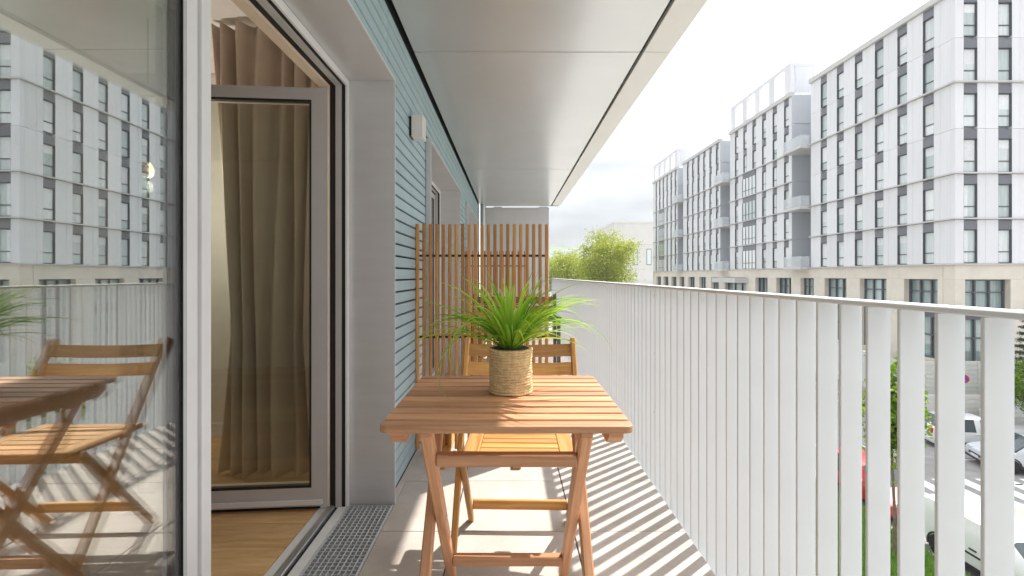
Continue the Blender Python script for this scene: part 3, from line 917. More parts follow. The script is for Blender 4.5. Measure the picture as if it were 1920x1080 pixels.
TOPZ = 0.1385
specs = []
for i in range(150):
    az = random.uniform(0, 2*math.pi); rr = random.uniform(0.002, 0.03)
    q = random.random()
    if q < 0.30: el, L, droop = R(random.uniform(62, 88)), random.uniform(0.15, 0.25), random.uniform(0.3, 1.2)
    elif q < 0.75: el, L, droop = R(random.uniform(45, 68)), random.uniform(0.19, 0.31), random.uniform(0.9, 2.1)
    else: el, L, droop = R(random.uniform(24, 45)), random.uniform(0.16, 0.31), random.uniform(0.5, 1.7)
    specs.append((az, rr, el, L, droop, random.uniform(0.0038, 0.0066), random.uniform(-.8, .8)))
# the long arching ones that stand out
specs += [(R(218), 0.012, R(40), 0.43, 4.2, 0.0046, 0.3), (R(236), 0.012, R(58), 0.36, 4.2, 0.0042, -.3), (R(-8), 0.012, R(43), 0.36, 2.5, 0.0046, 0.2),
          (R(6), 0.012, R(25), 0.28, 0.8, 0.0044, 0.1), (R(186), 0.012, R(28), 0.25, 0.8, 0.0044, 0.0), (R(170), 0.012, R(52), 0.28, 1.3, 0.0046, 0.1),
          (R(200), 0.012, R(50), 0.29, 2.0, 0.0046, 0.1), (R(30), 0.012, R(55), 0.30, 1.2, 0.0046, 0.2), (R(12), 0.012, R(36), 0.26, 1.0, 0.0044, 0.2),
          (R(-30), 0.012, R(50), 0.30, 2.2, 0.0046, -.2), (R(165), 0.012, R(40), 0.27, 1.1, 0.0044, 0.3), (R(100), 0.01, R(83), 0.25, 0.4, 0.005, 0.1), (R(60), 0.01, R(76), 0.26, 0.5, 0.005, 0.1), (R(130), 0.01, R(72), 0.27, 0.6, 0.005, 0.1)]
for (az, rr, el, L, droop, w, tw) in specs:
    link('leaf', leaf_mesh((rr*math.cos(az), rr*math.sin(az), TOPZ - 0.004), az + random.uniform(-.25, .25), el, L * 1.08, droop, w * 1.1, tw), plant)

# ================================================================== ACROSS THE STREET
BX, BY = 28.8, 31.5
bld = empty('apartment_building', (BX, BY, GZ), label='long white panelled apartment building on a cream stone base across the street', cat='building')
Z0, ST = 1.75, 2.95
def L3(p): return (p[0] - BX, p[1] - BY, p[2] - GZ)
def bbx(name, lo, hi, mat, **kw): return rbox(name, L3(lo), L3(hi), mat, bld, **kw)
# cores
bbx('core', (BX + 0.36, BY + 0.36, Z0), (BX + 14, 46.6, 19.6), 'bluegrey')
bbx('core', (BX + 14.01, BY + 0.36, Z0), (62.0, 46.6, 19.6), 'bluegrey')
blocks = [(31.5, 46.7), (49.9, 63.9), (66.9, 81.2), (84.0, 98.3)]
for (a, b_) in blocks[1:]:
    bbx('core', (BX + 0.36, a, Z0), (BX + 14, b_, 19.6), 'bluegrey')
for (a, b_) in ((46.61, 49.89), (63.91, 66.89), (81.21, 83.99)):
    bbx('recess_wall', (BX + 3.0, a, Z0), (BX + 13.9, b_, 19.4), 'bluegrey')
# window, made once: dark lining, sash bars, pane
WW, WH = 0.90, 2.16
def win_mesh():
    mb = MB(); d = 0.18; t = 0.022
    mb.box((-WW/2, 0.0, 0), (-WW/2+t, d, WH)); mb.box((WW/2-t, 0.0, 0), (WW/2, d, WH)); mb.box((-WW/2+t, 0.0, WH-t), (WW/2-t, d, WH)); mb.box((-WW/2+t, 0.06, 0), (WW/2-t, d, t))
    mb.box((-WW/2+t, 0.10, 0.68), (WW/2-t, 0.15, 0.74)); mb.box((-WW/2+t, 0.1, t), (-WW/2+t+.022, 0.15, WH-t)); mb.box((WW/2-t-.022, 0.1, t), (WW/2-t, 0.15, WH-t))
    mb.box((-WW/2+t+.035, 0.1, WH-t-.04), (WW/2-t-.035, 0.15, WH-t))
    return mb.mesh('frame_dark')
WM = win_mesh()
pmb = MB(); pmb.box((-WW/2+.023, 0.152, 0.023), (WW/2-.023, 0.172, WH-.023)); PM = pmb.mesh('far_glass')
SPM = box_mesh(WW, 0.10, 0.585, 'spandrel')
BLM = []
for hb_ in (0.55, 0.95, 1.35):
    q_ = MB(); q_.box((-WW/2+.045, 0.1505, WH-.07-hb_), (WW/2-.045, 0.1515, WH-.07)); BLM.append(q_.mesh('blind'))
q_ = MB()
for i_ in range(5): q_.box((-WW/2+.045 + i_*.07, 0.1502 + .0004*(i_ % 2), 0.06), (-WW/2+.112 + i_*.07, 0.1512 + .0004*(i_ % 2), WH-.07))
CUM = q_.mesh('blind')
ROT_LONG = -R(90)
def place(name, me, face, s, z, depth=0.0, parent=None):
    """face 'L': long front (X = BX, s = Y); face 'S': end front (Y = BY, s = X)"""
    if face == 'L': loc, rot = (BX + depth, s, z), ROT_LONG
    else: loc, rot = (s, BY + depth, z), 0.0
    return link(name, me, bld, L3(loc), (0, 0, rot))
def add_window(face, s, z):
    w = place('window', WM, face, s, z + 0.14, 0.06)
    link('pane', PM, w)
    q = random.random()
    if q < 0.45:               # roller blind drawn part of the way, just behind the sash bars
        link('blind', BLM[int(q * 1000) % 3], w)
    elif q < 0.6:
        link('curtain', CUM, w)
    place('spandrel', SPM, face, s, z + 2.30 + 0.2925, 0.14)
def panel_run(face, s0, s1, cols, levels, nfl=6):
    """piers between the window columns, one panel per storey"""
    ed = [s0] + [e for c in cols for e in (c - WW/2, c + WW/2)] + [s1]
    for i in range(0, len(ed), 2):
        a, b_ = ed[i], ed[i+1]
        w = b_ - a
        if w < 0.1: continue
        for fl in range(nfl):
            z = Z0 + fl * ST
            h = ST - (0.10 if fl in levels else 0.0) - 0.02
            zc = z + (0.10 if fl in levels else 0.0) + h/2
            # a folded panel: two facets split by a fine groove
            sp = [(-w/2, -0.012), (w/2 + 0.0, 0)] if w < 0.6 else [(-w/2, -w*0.12 - .006), (-w*0.12 + .006, w/2)]
            key = ('pan', round(w, 3), round(h, 3))
            if key not in _cache:
                mb = MB()
                if w < 0.6: mb.box((-w/2, 0, -h/2), (w/2, 0.30, h/2))
                else:
                    mb.box((-w/2, 0, -h/2), (-w*.12 - .008, 0.30, h/2)); mb.box((-w*.12 + .008, 0.0, -h/2), (w/2, 0.30, h/2)); mb.box((-w*.12 - .007, 0.02, -h/2 + .001), (-w*.12 + .007, 0.30, h/2 - .001))
                _cache[key] = mb.mesh('facade')
            place('facade_panel', _cache[key], face, (a + b_)/2, zc, 0.05)
def ledge(face, s0, s1, z, t=0.12, d=0.16):
    if face == 'L': lo, hi = (BX - d, s0, z), (BX + 0.35, s1, z + t)
    else: lo, hi = (s0, BY - d, z), (s1, BY + 0.35, z + t)
    bbx('ledge', lo, hi, 'ledge')
cols1 = [33.59 + 2.24 * k for k in range(6)]
colsS = [29.85 + 2.245 * k for k in range(9)]
lv1 = (0, 1, 2, 4)
panel_run('L', BY + 0.36, 46.7, cols1, lv1)
panel_run('S', BX + 0.051, 49.2, colsS, lv1)
for fl in range(6):
    for c in cols1: add_window('L', c, Z0 + fl*ST)
    for c in colsS: add_window('S', c, Z0 + fl*ST)
for fl in lv1 + (6,):
    z = Z0 + fl*ST
    ledge('S', BX - 0.22, 50.0, z, 0.085 if fl < 6 else 0.40)
    ledge('L', BY + 0.351, 46.72, z, 0.085 if fl < 6 else 0.40)
for bi, (a, b_) in enumerate(blocks[1:]):
    cols = [a + 0.95 + 2.24 * k for k in range(6)]
    lv = (0, 1, 2, 3, 4)
    glz = bi in (0, 2)
    panel_run('L', a, b_, cols, lv)
    for fl in range(6):
        for k, c in enumerate(cols):
            if glz and k in (3, 4) and fl < 4: continue
            add_window('L', c, Z0 + fl*ST)
        if glz and fl < 4:     # wide glazed stair bay
            z = Z0 + fl*ST; c0, c1 = cols[3] - WW/2, cols[4] + WW/2
            g = bbx('stair_window', (BX - 0.02, c0, z + 0.14), (BX + 0.045, c1, z + 2.28), 'far_glass')
            mb = MB(); hy, hz = (c1-c0)/2, 1.07
            for q in np.linspace(-hy, hy, 5): mb.box((-0.08, q-.035, -hz), (-0.034, q+.035, hz))
            mb.box((-0.075, -hy, -0.45), (-0.036, hy, -0.39))
            mb.build('frame', 'frame_dark', g)
            bbx('spandrel', (BX - 0.03, c0, z + 2.29), (BX + 0.045, c1, z + 2.94), 'spandrel')
    for fl in lv + (6,):
        ledge('L', a - 0.02, b_ + 0.02, Z0 + fl*ST, 0.085 if fl < 6 else 0.40)
    # blue-grey side of the block, facing the recess
    for fl in range(6):
        bbx('side_panel', (BX + 0.06, a - 0.06, Z0 + fl*ST + .14), (BX + 3.0, a - 0.004, Z0 + (fl+1)*ST - .01), 'bluegrey')
    if bi in (0, 2):           # open white frame on the roof
        zt = Z0 + 6*ST + 0.46
        for yy in np.linspace(a + 0.3, b_ - 1.3, 5):
            bbx('roof_post', (BX + 0.1, yy, zt), (BX + 0.5, yy + 1.1, zt + 2.7), 'facade')
            bbx('roof_post', (BX + 6.0, yy, zt), (BX + 6.4, yy + 1.1, zt + 2.7), 'facade')
        bbx('roof_post', (BX + 0.6, a + 0.3, zt), (BX + 2.6, a + 0.6, zt + 2.7), 'facade')
        bbx('roof_beam', (BX + 0.1, a + 0.3, zt + 2.71), (BX + 0.5, b_ - 0.2, zt + 3.1), 'facade')
        bbx('roof_beam', (BX + 6.0, a + 0.3, zt + 2.71), (BX + 6.4, b_ - 0.2, zt + 3.1), 'facade')
        bbx('roof_beam', (BX + 0.51, a + 0.3, zt + 2.71), (BX + 5.99, a + 0.7, zt + 3.1), 'facade')
# recess balconies
for (a, b_) in ((46.7, 49.9), (63.9, 66.9), (81.2, 84.0)):
    for z in (1.75, 7.6, 13.45):
        bbx('recess_balcony', (BX - 0.9, a + 0.1, z - 0.12), (BX + 2.98, b_ - 0.1, z + 0.13), 'ledge')
        bbx('glass_parapet', (BX - 0.86, a + 0.12, z + 0.14), (BX - 0.82, b_ - 0.12, z + 1.15), 'parapet')
        bbx('glass_parapet', (BX - 0.81, a + 0.12, z + 0.14), (BX - 0.02, a + 0.16, z + 1.15), 'parapet')
# stone base with tall windows
def base_window(face, s0, s1, zb, zt):
    w = s1 - s0; h = zt - zb
    key = ('bw', round(w, 2), round(h, 2))
    if key not in _cache:
        mb = MB()
        for q in np.linspace(-w/2 + .05, w/2 - .05, 4): mb.box((q-.05, 0, -h/2), (q+.05, 0.12, h/2))
        for z in (h/2 - .05, h/2 - 0.85, -h/2 + .05, -h/2 + 1.6): mb.box((-w/2+.1, 0.001, z-.04), (w/2-.1, 0.119, z+.04))
        mb.box((-w/2 + .1, -0.004, h/2 - 2.65), (w/2 - .1, 0.122, h/2 - 1.90))
        pn = MB(); pn.box((-w/2+.02, 0.14, -h/2+.02), (w/2-.02, 0.17, h/2-.02))
        _cache[key] = (mb.mesh('frame_dark'), pn.mesh('base_glass'))
    fm, pn = _cache[key]
    wdw = place('base_window', fm, face, (s0+s1)/2, (zb+zt)/2, 0.38)
    link('pane', pn, wdw)
opsL = [(32.8, 35.6), (37.25, 40.1), (41.7, 44.6), (46.2, 48.3), (49.9, 52.7), (54.5, 57.2), (59.4, 65.2), (67.2, 69.8), (71.6, 74.2), (76.0, 78.7), (80.6, 82.8), (84.4, 87.0), (88.7, 91.5), (93.1, 95.9)]
opsS = [(29.46 + 4.5*k, 32.4 + 4.5*k) for k in range(5)]
SB, STP = -4.66, 0.80
for face, ops, s0, s1 in (('L', opsL, BY + 0.9, 98.3), ('S', opsS, BX, 51.0)):
    ed = [s0] + [e for o_ in ops for e in o_] + [s1]
    for i in range(0, len(ed), 2):
        a, b_ = ed[i], ed[i+1]
        if face == 'L': bbx('stone_pier', (BX, a, SB + .004), (BX + 0.9, b_, STP - .004), 'stone', bev=0.01)
        else: bbx('stone_pier', (a, BY, SB + .004), (b_, BY + 0.88, STP - .004), 'stone', bev=0.01)
    nseg = int((s1 - s0) / 4.4)
    qs = np.linspace(s0, s1, nseg + 1)
    for a, b_ in zip(qs[:-1], qs[1:]):
        for (za, zb_) in ((STP, Z0 - .004), (GZ, SB)):
            if face == 'L': bbx('stone_band', (BX, a + .004, za), (BX + 0.9, b_ - .004, zb_), 'stone', bev=0.01)
            else: bbx('stone_band', (a + .004, BY, za), (b_ - .004, BY + 0.88, zb_), 'stone', bev=0.01)
    for (a, b_) in ops: base_window(face, a, b_, SB, STP)
bbx('base_core', (BX + 0.95, BY + 0.92, GZ), (BX + 14, 98.2, Z0 - .01), 'dark_backing')
bbx('base_core', (BX + 14.01, BY + 0.92, GZ), (62, 46.6, Z0 - .01), 'dark_backing')
bbx('entrance_canopy', (BX - 1.6, 58.9, 0.15), (BX - 0.01, 65.7, 0.75), 'ledge')

# hoarding and low barrier before the building
def ribbed(name, label, cat, x0, x1, y, zb, h, n, group=None, along='x'):
    t = empty(name, ((x0 + x1)/2 if along == 'x' else y, y if along == 'x' else (x0+x1)/2, zb), 0 if along == 'x' else R(90), label=label, cat=cat, group=group)
    L = x1 - x0; rib = 0.26; nr = int(round(h / rib)); seg = L / n
    mb = MB(); z = 0
    hr = h / nr
    for k in range(nr):
        mb.box((-seg/2 + .01, -0.02, k*hr), (seg/2 - .01, 0.02, k*hr + hr - 0.055)); mb.box((-seg/2 + .01, 0.006, k*hr + hr - 0.0545), (seg/2 - .01, 0.018, k*hr + hr - .0005))
    me = mb.mesh('hoard')
    for k in range(n):
        link('panel', me, t, (-L/2 + (k + .5)*seg, 0, 0))
        rbox('post', (-L/2 + k*seg - .03, 0.021, 0), (-L/2 + k*seg + .03, 0.08, h), 'zinc', t)
    return t
ribbed('site_hoarding', 'white ribbed site hoarding in front of the stone base', 'hoarding', 24.5, 46.0, 30.0, GZ + .131, 2.95, 10)
ribbed('low_barrier', 'low white ribbed barrier standing before the tall hoarding', 'barrier', 24.0, 44.0, 28.3, GZ + .131, 1.3, 10)
ribbed('site_hoarding', 'white ribbed hoarding along the pavement beside the long facade', 'hoarding', 31.0, 62.0, 27.4, GZ + .131, 2.4, 15, along='y')

# road sign, post and rubbish by the hoarding
sg = empty('road_sign', (26.08, 28.0, GZ + .13), R(-44), label='round blue and red no-stopping sign on a pole by the hoarding', cat='sign')
m = MB(); m.tube([(0, 0.03, 0), (0, 0.03, 2.5)], [0.03, 0.03], 10); m.build('pole', 'zinc', sg)
m = MB(); m.tube([(0, -0.004, 2.28), (0, 0.0, 2.28)], [0.26, 0.26], 32); m.build('rim', 'sign_red', sg)
m = MB(); m.tube([(0, -0.008, 2.28), (0, -0.0045, 2.28)], [0.20, 0.20], 32); m.build('face', 'sign_blue', sg)
for a in (45, -45):
    d = Vector((math.cos(R(a)), 0, math.sin(R(a)))) * 0.2
    beam('bar', (d.x, -0.0105, 2.28 + d.z), (-d.x, -0.0105, 2.28 - d.z), 0.003 if a > 0 else 0.0036, 0.05, 'sign_red', sg, bev=0)
link('timber_post', box_mesh(0.28, 0.12, 1.6, 'orange', 0.01), None, (27.6, 27.9, GZ + .93), label='orange-brown timber board propped against the low barrier', cat='board')
rb = MB(); rb.box((-.4, -.3, 0), (.4, .3, .55)); rb.box((-.5, -.35, .55), (.15, .25, .62))
link('rubbish_crate', rb.mesh('hoard'), None, (27.2, 27.5, GZ + .13), label='pale crate of rubbish left beside the road sign', cat='crate')

# far white building, hill
fb_ = empty('far_building', (37, 150, GZ), label='distant white rendered building behind the big tree', cat='building')
rbox('upper_block', (-5, 0, 10), (18, 30, 24.5), 'white_wall', fb_); rbox('middle_block', (-7, -1, 6.2), (16, 26, 9.98), 'white_wall', fb_); rbox('lower_block', (-12, -3, 0), (14, 20, 6.18), 'white_wall', fb_)
rbox('cornice', (-5.3, -0.3, 24.51), (18.3, 30.3, 25.1), 'white_paint', fb_); rbox('cornice', (-5.2, -0.2, 18.0), (-5.01, 30, 18.4), 'white_paint', fb_); rbox('cornice', (-5.0, -0.2, 18.0), (18, -0.01, 18.4), 'white_paint', fb_)
for i in range(5):
    w = rbox('window', (-3.4 + i*4.2, -0.06, 11.5), (-1.9 + i*4.2, -0.005, 16.5), 'frame_dark', fb_)
    rbox('pane', (-0.6, -0.05, -2.3), (0.6, -0.031, 2.3), 'far_glass', w)
for i in range(5):
    w = rbox('window', (-10 + i*3.8, -3.06, 2.8), (-8.8 + i*3.8, -3.005, 4.8), 'frame_dark', fb_)
    rbox('pane', (-0.5, -0.05, -0.9), (0.5, -0.031, 0.9), 'far_glass', w)
def hill():
    v = []; f = []; n = 80
    for i in range(n + 1):
        x = -900 + 1800 * i / n
        h = 42 + 20*math.sin(x*0.005 + 1.1) + 4*math.sin(x*0.026) + 2*math.sin(x*0.08) - 0.03*max(0, x - 70)
        v += [(x, 800, GZ - .4), (x, 1000, max(4, h)), (x, 1400, GZ - .4)]
    for i in range(n):
        a = 3*i
        f += [(a, a+3, a+4, a+1), (a+1, a+4, a+5, a+2)]
    return np_mesh(v, f, 'hill', True)
link('hills', hill(), kind='structure')

# trees
def leaves(centers, n, spread, size, mat, flat=0.6):
    c = np.asarray(centers)[rng.integers(0, len(centers), n)]
    p = c + rng.normal(0, 1, (n, 3)) * np.asarray(spread)
    a = rng.normal(0, 1, (n, 3)); a /= np.linalg.norm(a, axis=1)[:, None]
    b = rng.normal(0, 1, (n, 3)); b -= a * (a*b).sum(1)[:, None]; b /= np.linalg.norm(b, axis=1)[:, None]
    s = size * rng.uniform(0.6, 1.3, n)[:, None]
    v = np.stack([p - a*s, p + b*s*flat, p + a*s, p - b*s*flat], 1).reshape(-1, 3)
    f = np.arange(n)[:, None] * 4 + np.array([0, 1, 2, 3])
    return np_mesh(v, f, mat)
def tree(name, loc, H, cr, cz, ch, ncl, nl, size, mat, label, group=None, trunk_r=0.3, cspread=0.09):
    """H height, cr crown radius, cz crown centre height, ch crown half height"""
    t = empty(name, loc, label=label, cat='tree', group=group)
    cl = []
    while len(cl) < ncl:
        q = rng.uniform(-1, 1, 3); r = np.linalg.norm(q)
        if r > 1 or (r < 0.45 and rng.random() < .7): continue
        k = 1.0 + 0.16*math.sin(3.1*q[0] + 4*q[1] + loc[0]) - 0.10 * (q[2] < -0.4)
        cl.append((q[0]*cr*k, q[1]*cr*k, cz + q[2]*ch*k))
    mb = MB()
    mb.tube([(0, 0, -0.1), (0.02*H*.2, 0, H*.2), (-.01*H, .01*H, cz - ch*.3), (0, 0, cz + ch*.6)], [trunk_r*1.15, trunk_r*.85, trunk_r*.6, trunk_r*.12], 9)
    for c in cl[::max(1, ncl // 22)]:
        z0 = max(H*.18, min(cz - ch*.2, c[2] - math.hypot(c[0], c[1])*.75))
        mid = (c[0]*.45, c[1]*.45, z0 + (c[2] - z0)*.55)
        mb.tube([(0, 0, z0), mid, (c[0]*.95, c[1]*.95, c[2])], [trunk_r*.34, trunk_r*.2, trunk_r*.05], 5)
    mb.build('trunk', 'bark', t)
    link('crown', leaves(cl, nl, (cr*cspread*1.5, cr*cspread*1.5, ch*cspread*1.4), size, mat), t)
    return t
tree('street_tree', (20.9, 105, GZ), 17.5, 6.3, 10.8, 6.2, 110, 18000, 0.20, 'crown', 'large round light green tree before the far white building', trunk_r=0.45)
tree('street_tree', (13.6, 116, GZ), 14, 5.7, 8.6, 4.9, 80, 11500, 0.20, 'crown', 'lower light green tree beyond the end of the railing, left of the large one', trunk_r=0.4)
tree('street_tree', (8.6, 124, GZ), 13, 5.4, 8.6, 4.5, 70, 9500, 0.20, 'crown', 'light green tree touching the partition edge, below the hill', trunk_r=0.4)
tree('young_tree', (11.2, 14.2, GZ), 6.2, 0.62, 4.5, 1.55, 60, 4600, 0.085, 'crown2', 'slender young tree on the grass verge beside the parked vehicles', trunk_r=0.05, cspread=0.13)
tree('young_tree', (11.2, 20.5, GZ), 5.0, 0.6, 3.7, 1.2, 46, 3200, 0.085, 'crown2', 'shorter young tree on the verge next to the red car', trunk_r=0.045, cspread=0.13)
tree('broadleaf_tree', (28.6, 27.0, GZ + .13), 3.6, 1.1, 2.1, 1.4, 50, 3600, 0.07, 'crown2', 'bushy light green shrub in front of the low barrier', trunk_r=0.06)
def conifer(loc, H):
    t = empty('conifer', loc, label='dark green conifer rising behind the light green shrub', cat='tree')
    mb = MB(); mb.tube([(0, 0, 0), (0, 0, H)], [0.14, 0.02], 8); cl = []
    z = 1.0
    while z < H:
        n = 7; rr = 1.5 * (1 - z/H) + 0.12
        for k in range(n):
            a = k*2*math.pi/n + z*3.1
            e = (rr*math.cos(a), rr*math.sin(a), z - rr*.12)
            mb.tube([(0, 0, z), e], [0.03, 0.008], 4)
            for q in np.linspace(.3, 1, 5): cl.append((e[0]*q, e[1]*q, z - rr*.12*q))
        z += 0.38
    mb.build('trunk', 'bark', t)
    link('crown', leaves(cl, 7000, (.09, .09, .05), 0.07, 'conifer', 0.3), t)
conifer((30.8, 28.9, GZ + .13), 5.9)

# ------------------------------------------------------------------ vehicles
def make_car(name, label, loc, heading, paint, L, W, Hh, van=False):
    """heading: direction of the nose (radians from +X). local +x = nose."""
    c = empty(name, loc, heading, label=label, cat='van' if van else 'car')
    hw = W/2; gc = 0.20; belt = Hh*0.60 if not van else Hh*0.58
    hood = Hh*0.60 if not van else Hh*0.62
    # stations: x, top z, belt z, half width at top factor
    if van:
        S = [(-L/2, Hh*.72, .5, .84), (-L/2+.06, Hh*.95, .58, .84), (-L/2+.35, Hh, .58, .84), (-L*.12, Hh, .58, .84), (L*.10, Hh*.985, .58, .82), (L*.17, Hh*.95, .58, .80), (L*.335, hood+.03, .58, .80), (L*.35, hood, .58, .80), (L*.44, hood*.90, .52, .80), (L/2-.05, hood*.74, .46, .80), (L/2, hood*.55, .40, .78)]
        front_w, rear_w, side_w = (5, 6), None, [(3, 4, 'L'), (4, 5, 'L')]
        side_w = [(4, 5)]
    else:
        S = [(-L/2, Hh*.50, .40, .80), (-L/2+.05, Hh*.63, .50, .80), (-L/2+.14, Hh*.70, .56, .78), (-L/2+.55, Hh*.965, .58, .72), (-L/2+.95, Hh, .58, .74), (-L*.05, Hh, .58, .74), (L*.0+.05, Hh, .58, .74), (L*.10, Hh*.975, .58, .73), (L*.265, hood+.02, .585, .78), (L*.29, hood, .585, .80), (L*.42, hood*.90, .53, .80), (L/2-.06, hood*.75, .46, .80), (L/2, hood*.52, .38, .76)]
        front_w, rear_w, side_w = (7, 8), (2, 3), [(3, 4), (4, 5), (6, 7)]
    rings = []
    for (x, zt, bl, tf) in S:
        zb = max(0.22, gc) if abs(x) < L/2 - .02 else 0.32
        b_ = min(bl*Hh if bl < 1 else bl, zt - 0.02)
        end = 1.0 if abs(x) < L/2 - .1 else (0.93 if abs(x) < L/2 - .01 else 0.84)
        w = hw*end
        tw = w*tf if zt > hood*1.05 else w*0.90
        mid = zb + (b_ - zb)*.55
        rings.append([(x, 0, zb), (x, w*.86, zb), (x, w*.97, zb + .10), (x, w, mid), (x, w*.975, b_), (x, tw, zt - (zt - b_)*.10), (x, tw*.86, zt - .004), (x, 0, zt + .012)])
    body, gl = MB(), {}
    def quad(mb, r0, r1, i, s):
        q = [rings[r0][i], rings[r1][i], rings[r1][i+1], rings[r0][i+1]]
        q = [(p[0], p[1]*s, p[2]) for p in q]
        if s < 0: q = q[::-1]
        mb.add(q, [(0, 1, 2, 3)])
    for r in range(len(S) - 1):
        for i in range(7):
            for s in (1, -1):
                if i == 4 and (r, r+1) in side_w: mb = gl.setdefault(('side_window', r, s), MB())
                elif i in (5, 6) and front_w == (r, r+1): mb = gl.setdefault(('windscreen', 0, 0), MB())
                elif i in (5, 6) and rear_w == (r, r+1): mb = gl.setdefault(('rear_window', 0, 0), MB())
                else: mb = body
                quad(mb, r, r+1, i, s)
    for r in (0, len(S) - 1):
        for s in (1, -1):
            pts = [(p[0], p[1]*s, p[2]) for p in rings[r]]
            fl = tuple(range(8)); 
            if (r == 0) == (s > 0): fl = fl[::-1]
            body.add(pts, [fl[::1]])
    me = body.mesh(paint, True)
    bm = bmesh.new(); bm.from_mesh(me); bmesh.ops.remove_doubles(bm, verts=bm.verts, dist=0.0005); bmesh.ops.recalc_face_normals(bm, faces=bm.faces); bm.to_mesh(me); bm.free()
    bo = link('body', me, c)
    es = bo.modifiers.new('edge', 'EDGE_SPLIT'); es.split_angle = R(32)
    for (nm, r, s), mb in gl.items():
        mb.build(nm, 'car_glass', c, smooth=False)
    # door lines, sill trim, bumpers
    for s in (1, -1):
        rbox('sill_trim', (-L*.30, s*hw*1.0 - .012 if s > 0 else -hw*1.0 - .006, .26), (L*.30, s*hw + .006 if s > 0 else -hw + .012, .36), 'trim', c)
        zz = Hh*.40
        rbox('side_strip', (-L*.29, (hw - .004) if s > 0 else -hw - .012, zz), (L*.28, (hw + .012) if s > 0 else -hw + .004, zz + .05), 'trim', c) if van else None
        rbox('door_handle', (-L*.07, (hw - .01) if s > 0 else -hw - .022, belt - .14), (-L*.02, (hw + .022) if s > 0 else -hw + .01, belt - .105), 'trim' if van else paint, c)
        mr = rbox('mirror', (L*.17, s*hw + (.005 if s > 0 else -.17), belt + .02), (L*.17 + .10, s*hw + (.17 if s > 0 else -.005), belt + .16), paint, c, bev=0.03, seg=2)
        rbox('headlight', (L/2 - .16, s*hw*.58 - .16, hood*.70), (L/2 - .035, s*hw*.58 + .16, hood*.70 + .13), 'lamp_clear', c, bev=0.03, seg=2)
        rbox('tail_light', (-L/2 - .005, s*hw*.74 - .08, Hh*.46), (-L/2 + .12, s*hw*.74 + .08, Hh*.46 + .26), 'lamp_red', c, bev=0.02)
    rbox('grille', (L/2 - .05, -hw*.5, .42), (L/2 + .012, hw*.5, .52), 'trim', c, bev=0.01)
    rbox('bumper', (L/2 - .06, -hw*.8, .24), (L/2 + .02, hw*.8, .34), 'trim', c, bev=0.02)
    rbox('bumper', (-L/2 - .03, -hw*.8, .30), (-L/2 + .06, hw*.8, .46), paint if not van else 'trim', c, bev=0.02)
    for s in (1, -1):
        p = rbox('number_plate', (s*L/2 + (.013 if s > 0 else -.042), -0.26, .36), (s*L/2 + (.028 if s > 0 else -.031), 0.26, .47), 'plate', c)
    for fx in (-L*.31, L*.31):
        for s in (1, -1):
            r = 0.315
            w = empty_part('wheel', c, (fx, s*(hw - .085), r))
            m = MB(); pr = [(-.095, r*.70), (-.095, r*.95), (-.07, r), (.07, r), (.095, r*.95), (.095, r*.70)]
            m.tube([(0, a, 0) for a, _ in pr], [b2 for _, b2 in pr], 26, cap=False); m.build('tyre', 'tyre', w, smooth=False)
            m = MB(); so = s*.075
            m.tube([(0, so - s*.03, 0), (0, so - s*.029, 0)], [r*.71, r*.71], 26)
            m.build('disc', 'trim', w)
            m = MB()
            for k in range(5):
                a = k*2*math.pi/5
                d = Vector((math.cos(a), 0, math.sin(a))); n_ = Vector((-d.z, 0, d.x))
                q = [d*.03 + n_*.03, d*.03 - n_*.03, d*r*.70 - n_*.045, d*r*.70 + n_*.045]
                m.add([(p.x, so - s*.012, p.z) for p in q] + [(p.x, so + s*.012, p.z) for p in q], [(0, 1, 2, 3), (7, 6, 5, 4), (0, 4, 5, 1), (1, 5, 6, 2), (2, 6, 7, 3), (3, 7, 4, 0)])
            m.tube([(0, so - .012, 0), (0, so + .012, 0)], [.055, .055], 12); m.build('rim', 'rim', w)
            # dark wheel arch
            m = MB(); yy = s*(hw + .002) - s*(hw - .085)
            arc = [(math.cos(a)*(r+.065), math.sin(a)*(r+.065)) for a in np.linspace(-.25, math.pi + .25, 20)]
            arc2 = [(math.cos(a)*(r+.005), math.sin(a)*(r+.005)) for a in np.linspace(-.25, math.pi + .25, 20)]
            vs = [(x, yy, z) for x, z in arc] + [(x, yy, z) for x, z in arc2] + [(x, yy - s*.05, z) for x, z in arc] + [(x, yy - s*.05, z) for x, z in arc2]
            fs = [(i, i+1, 21+i, 20+i) for i in range(19)] + [(20+i, 21+i, 61+i, 60+i) for i in range(19)] + [(i, i+1, 41+i, 40+i) for i in range(19)]
            m.add(vs, fs); m.build('wheel_arch', 'trim', w)
    return c
def empty_part(name, parent, loc):
    o = bpy.data.objects.new(name, None); o.empty_display_size = 0.05
    COL.objects.link(o); o.parent = parent; o.location = loc
    return o
make_car('parked_car', 'small red car parked along the kerb behind the white van', (13.5, 18.2, GZ), -R(90), 'car_red', 4.0, 1.70, 1.46)
make_car('parked_van', 'white panel van parked at the kerb, nose towards the balcony end', (13.6, 13.2, GZ), -R(90), 'car_white', 4.2, 1.75, 1.60, van=True)
make_car('parked_car', 'white hatchback parked nose to the barrier, tail light showing', (22.6, 24.0, GZ), R(-10), 'car_white', 4.0, 1.72, 1.47)
make_car('parked_car', 'pale silver car parked with its number plate towards the street', (22.55, 20.9, GZ), R(163), 'car_silver', 4.2, 1.78, 1.46)

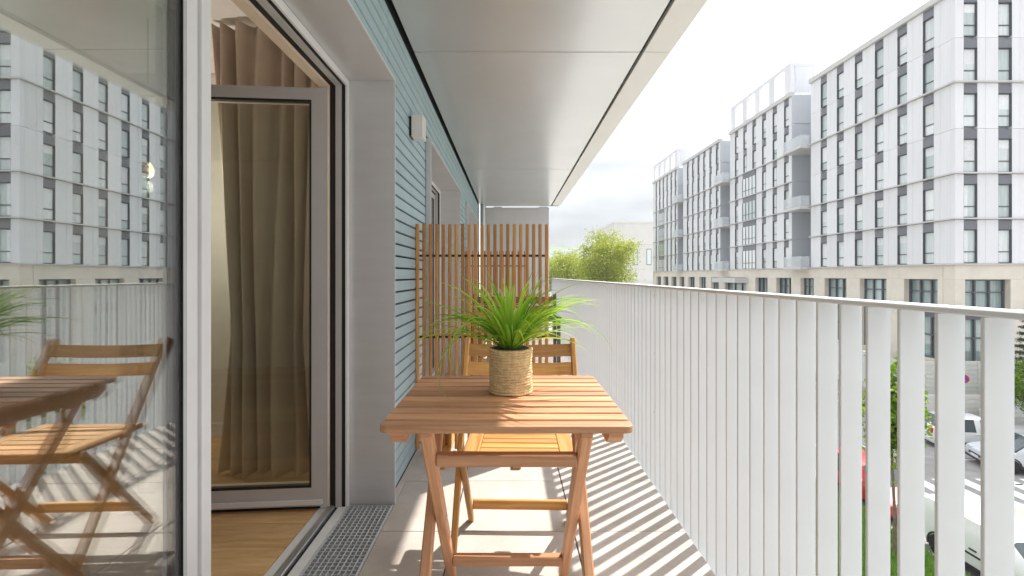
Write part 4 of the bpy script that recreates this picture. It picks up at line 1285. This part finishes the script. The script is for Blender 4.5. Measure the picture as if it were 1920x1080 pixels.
# ------------------------------------------------------------------ the air: thin haze over the whole place
hz = MB(); hz.box((-1500, -1500, GZ - 1.6), (1500, 1700, 74.0))
hm = bpy.data.materials.new('haze'); hm.use_nodes = True
ht = hm.node_tree
for n_ in list(ht.nodes): ht.nodes.remove(n_)
ho = ht.nodes.new('ShaderNodeOutputMaterial'); hv = ht.nodes.new('ShaderNodeVolumePrincipled')
hv.inputs['Color'].default_value = (0.93, 0.95, 0.97, 1); hv.inputs['Density'].default_value = 0.0003
ht.links.new(hv.outputs[0], ho.inputs['Volume'])
M['haze'] = hm
hz.build('haze', 'haze', kind='stuff', label='thin pale haze in the air over the street', cat='haze')
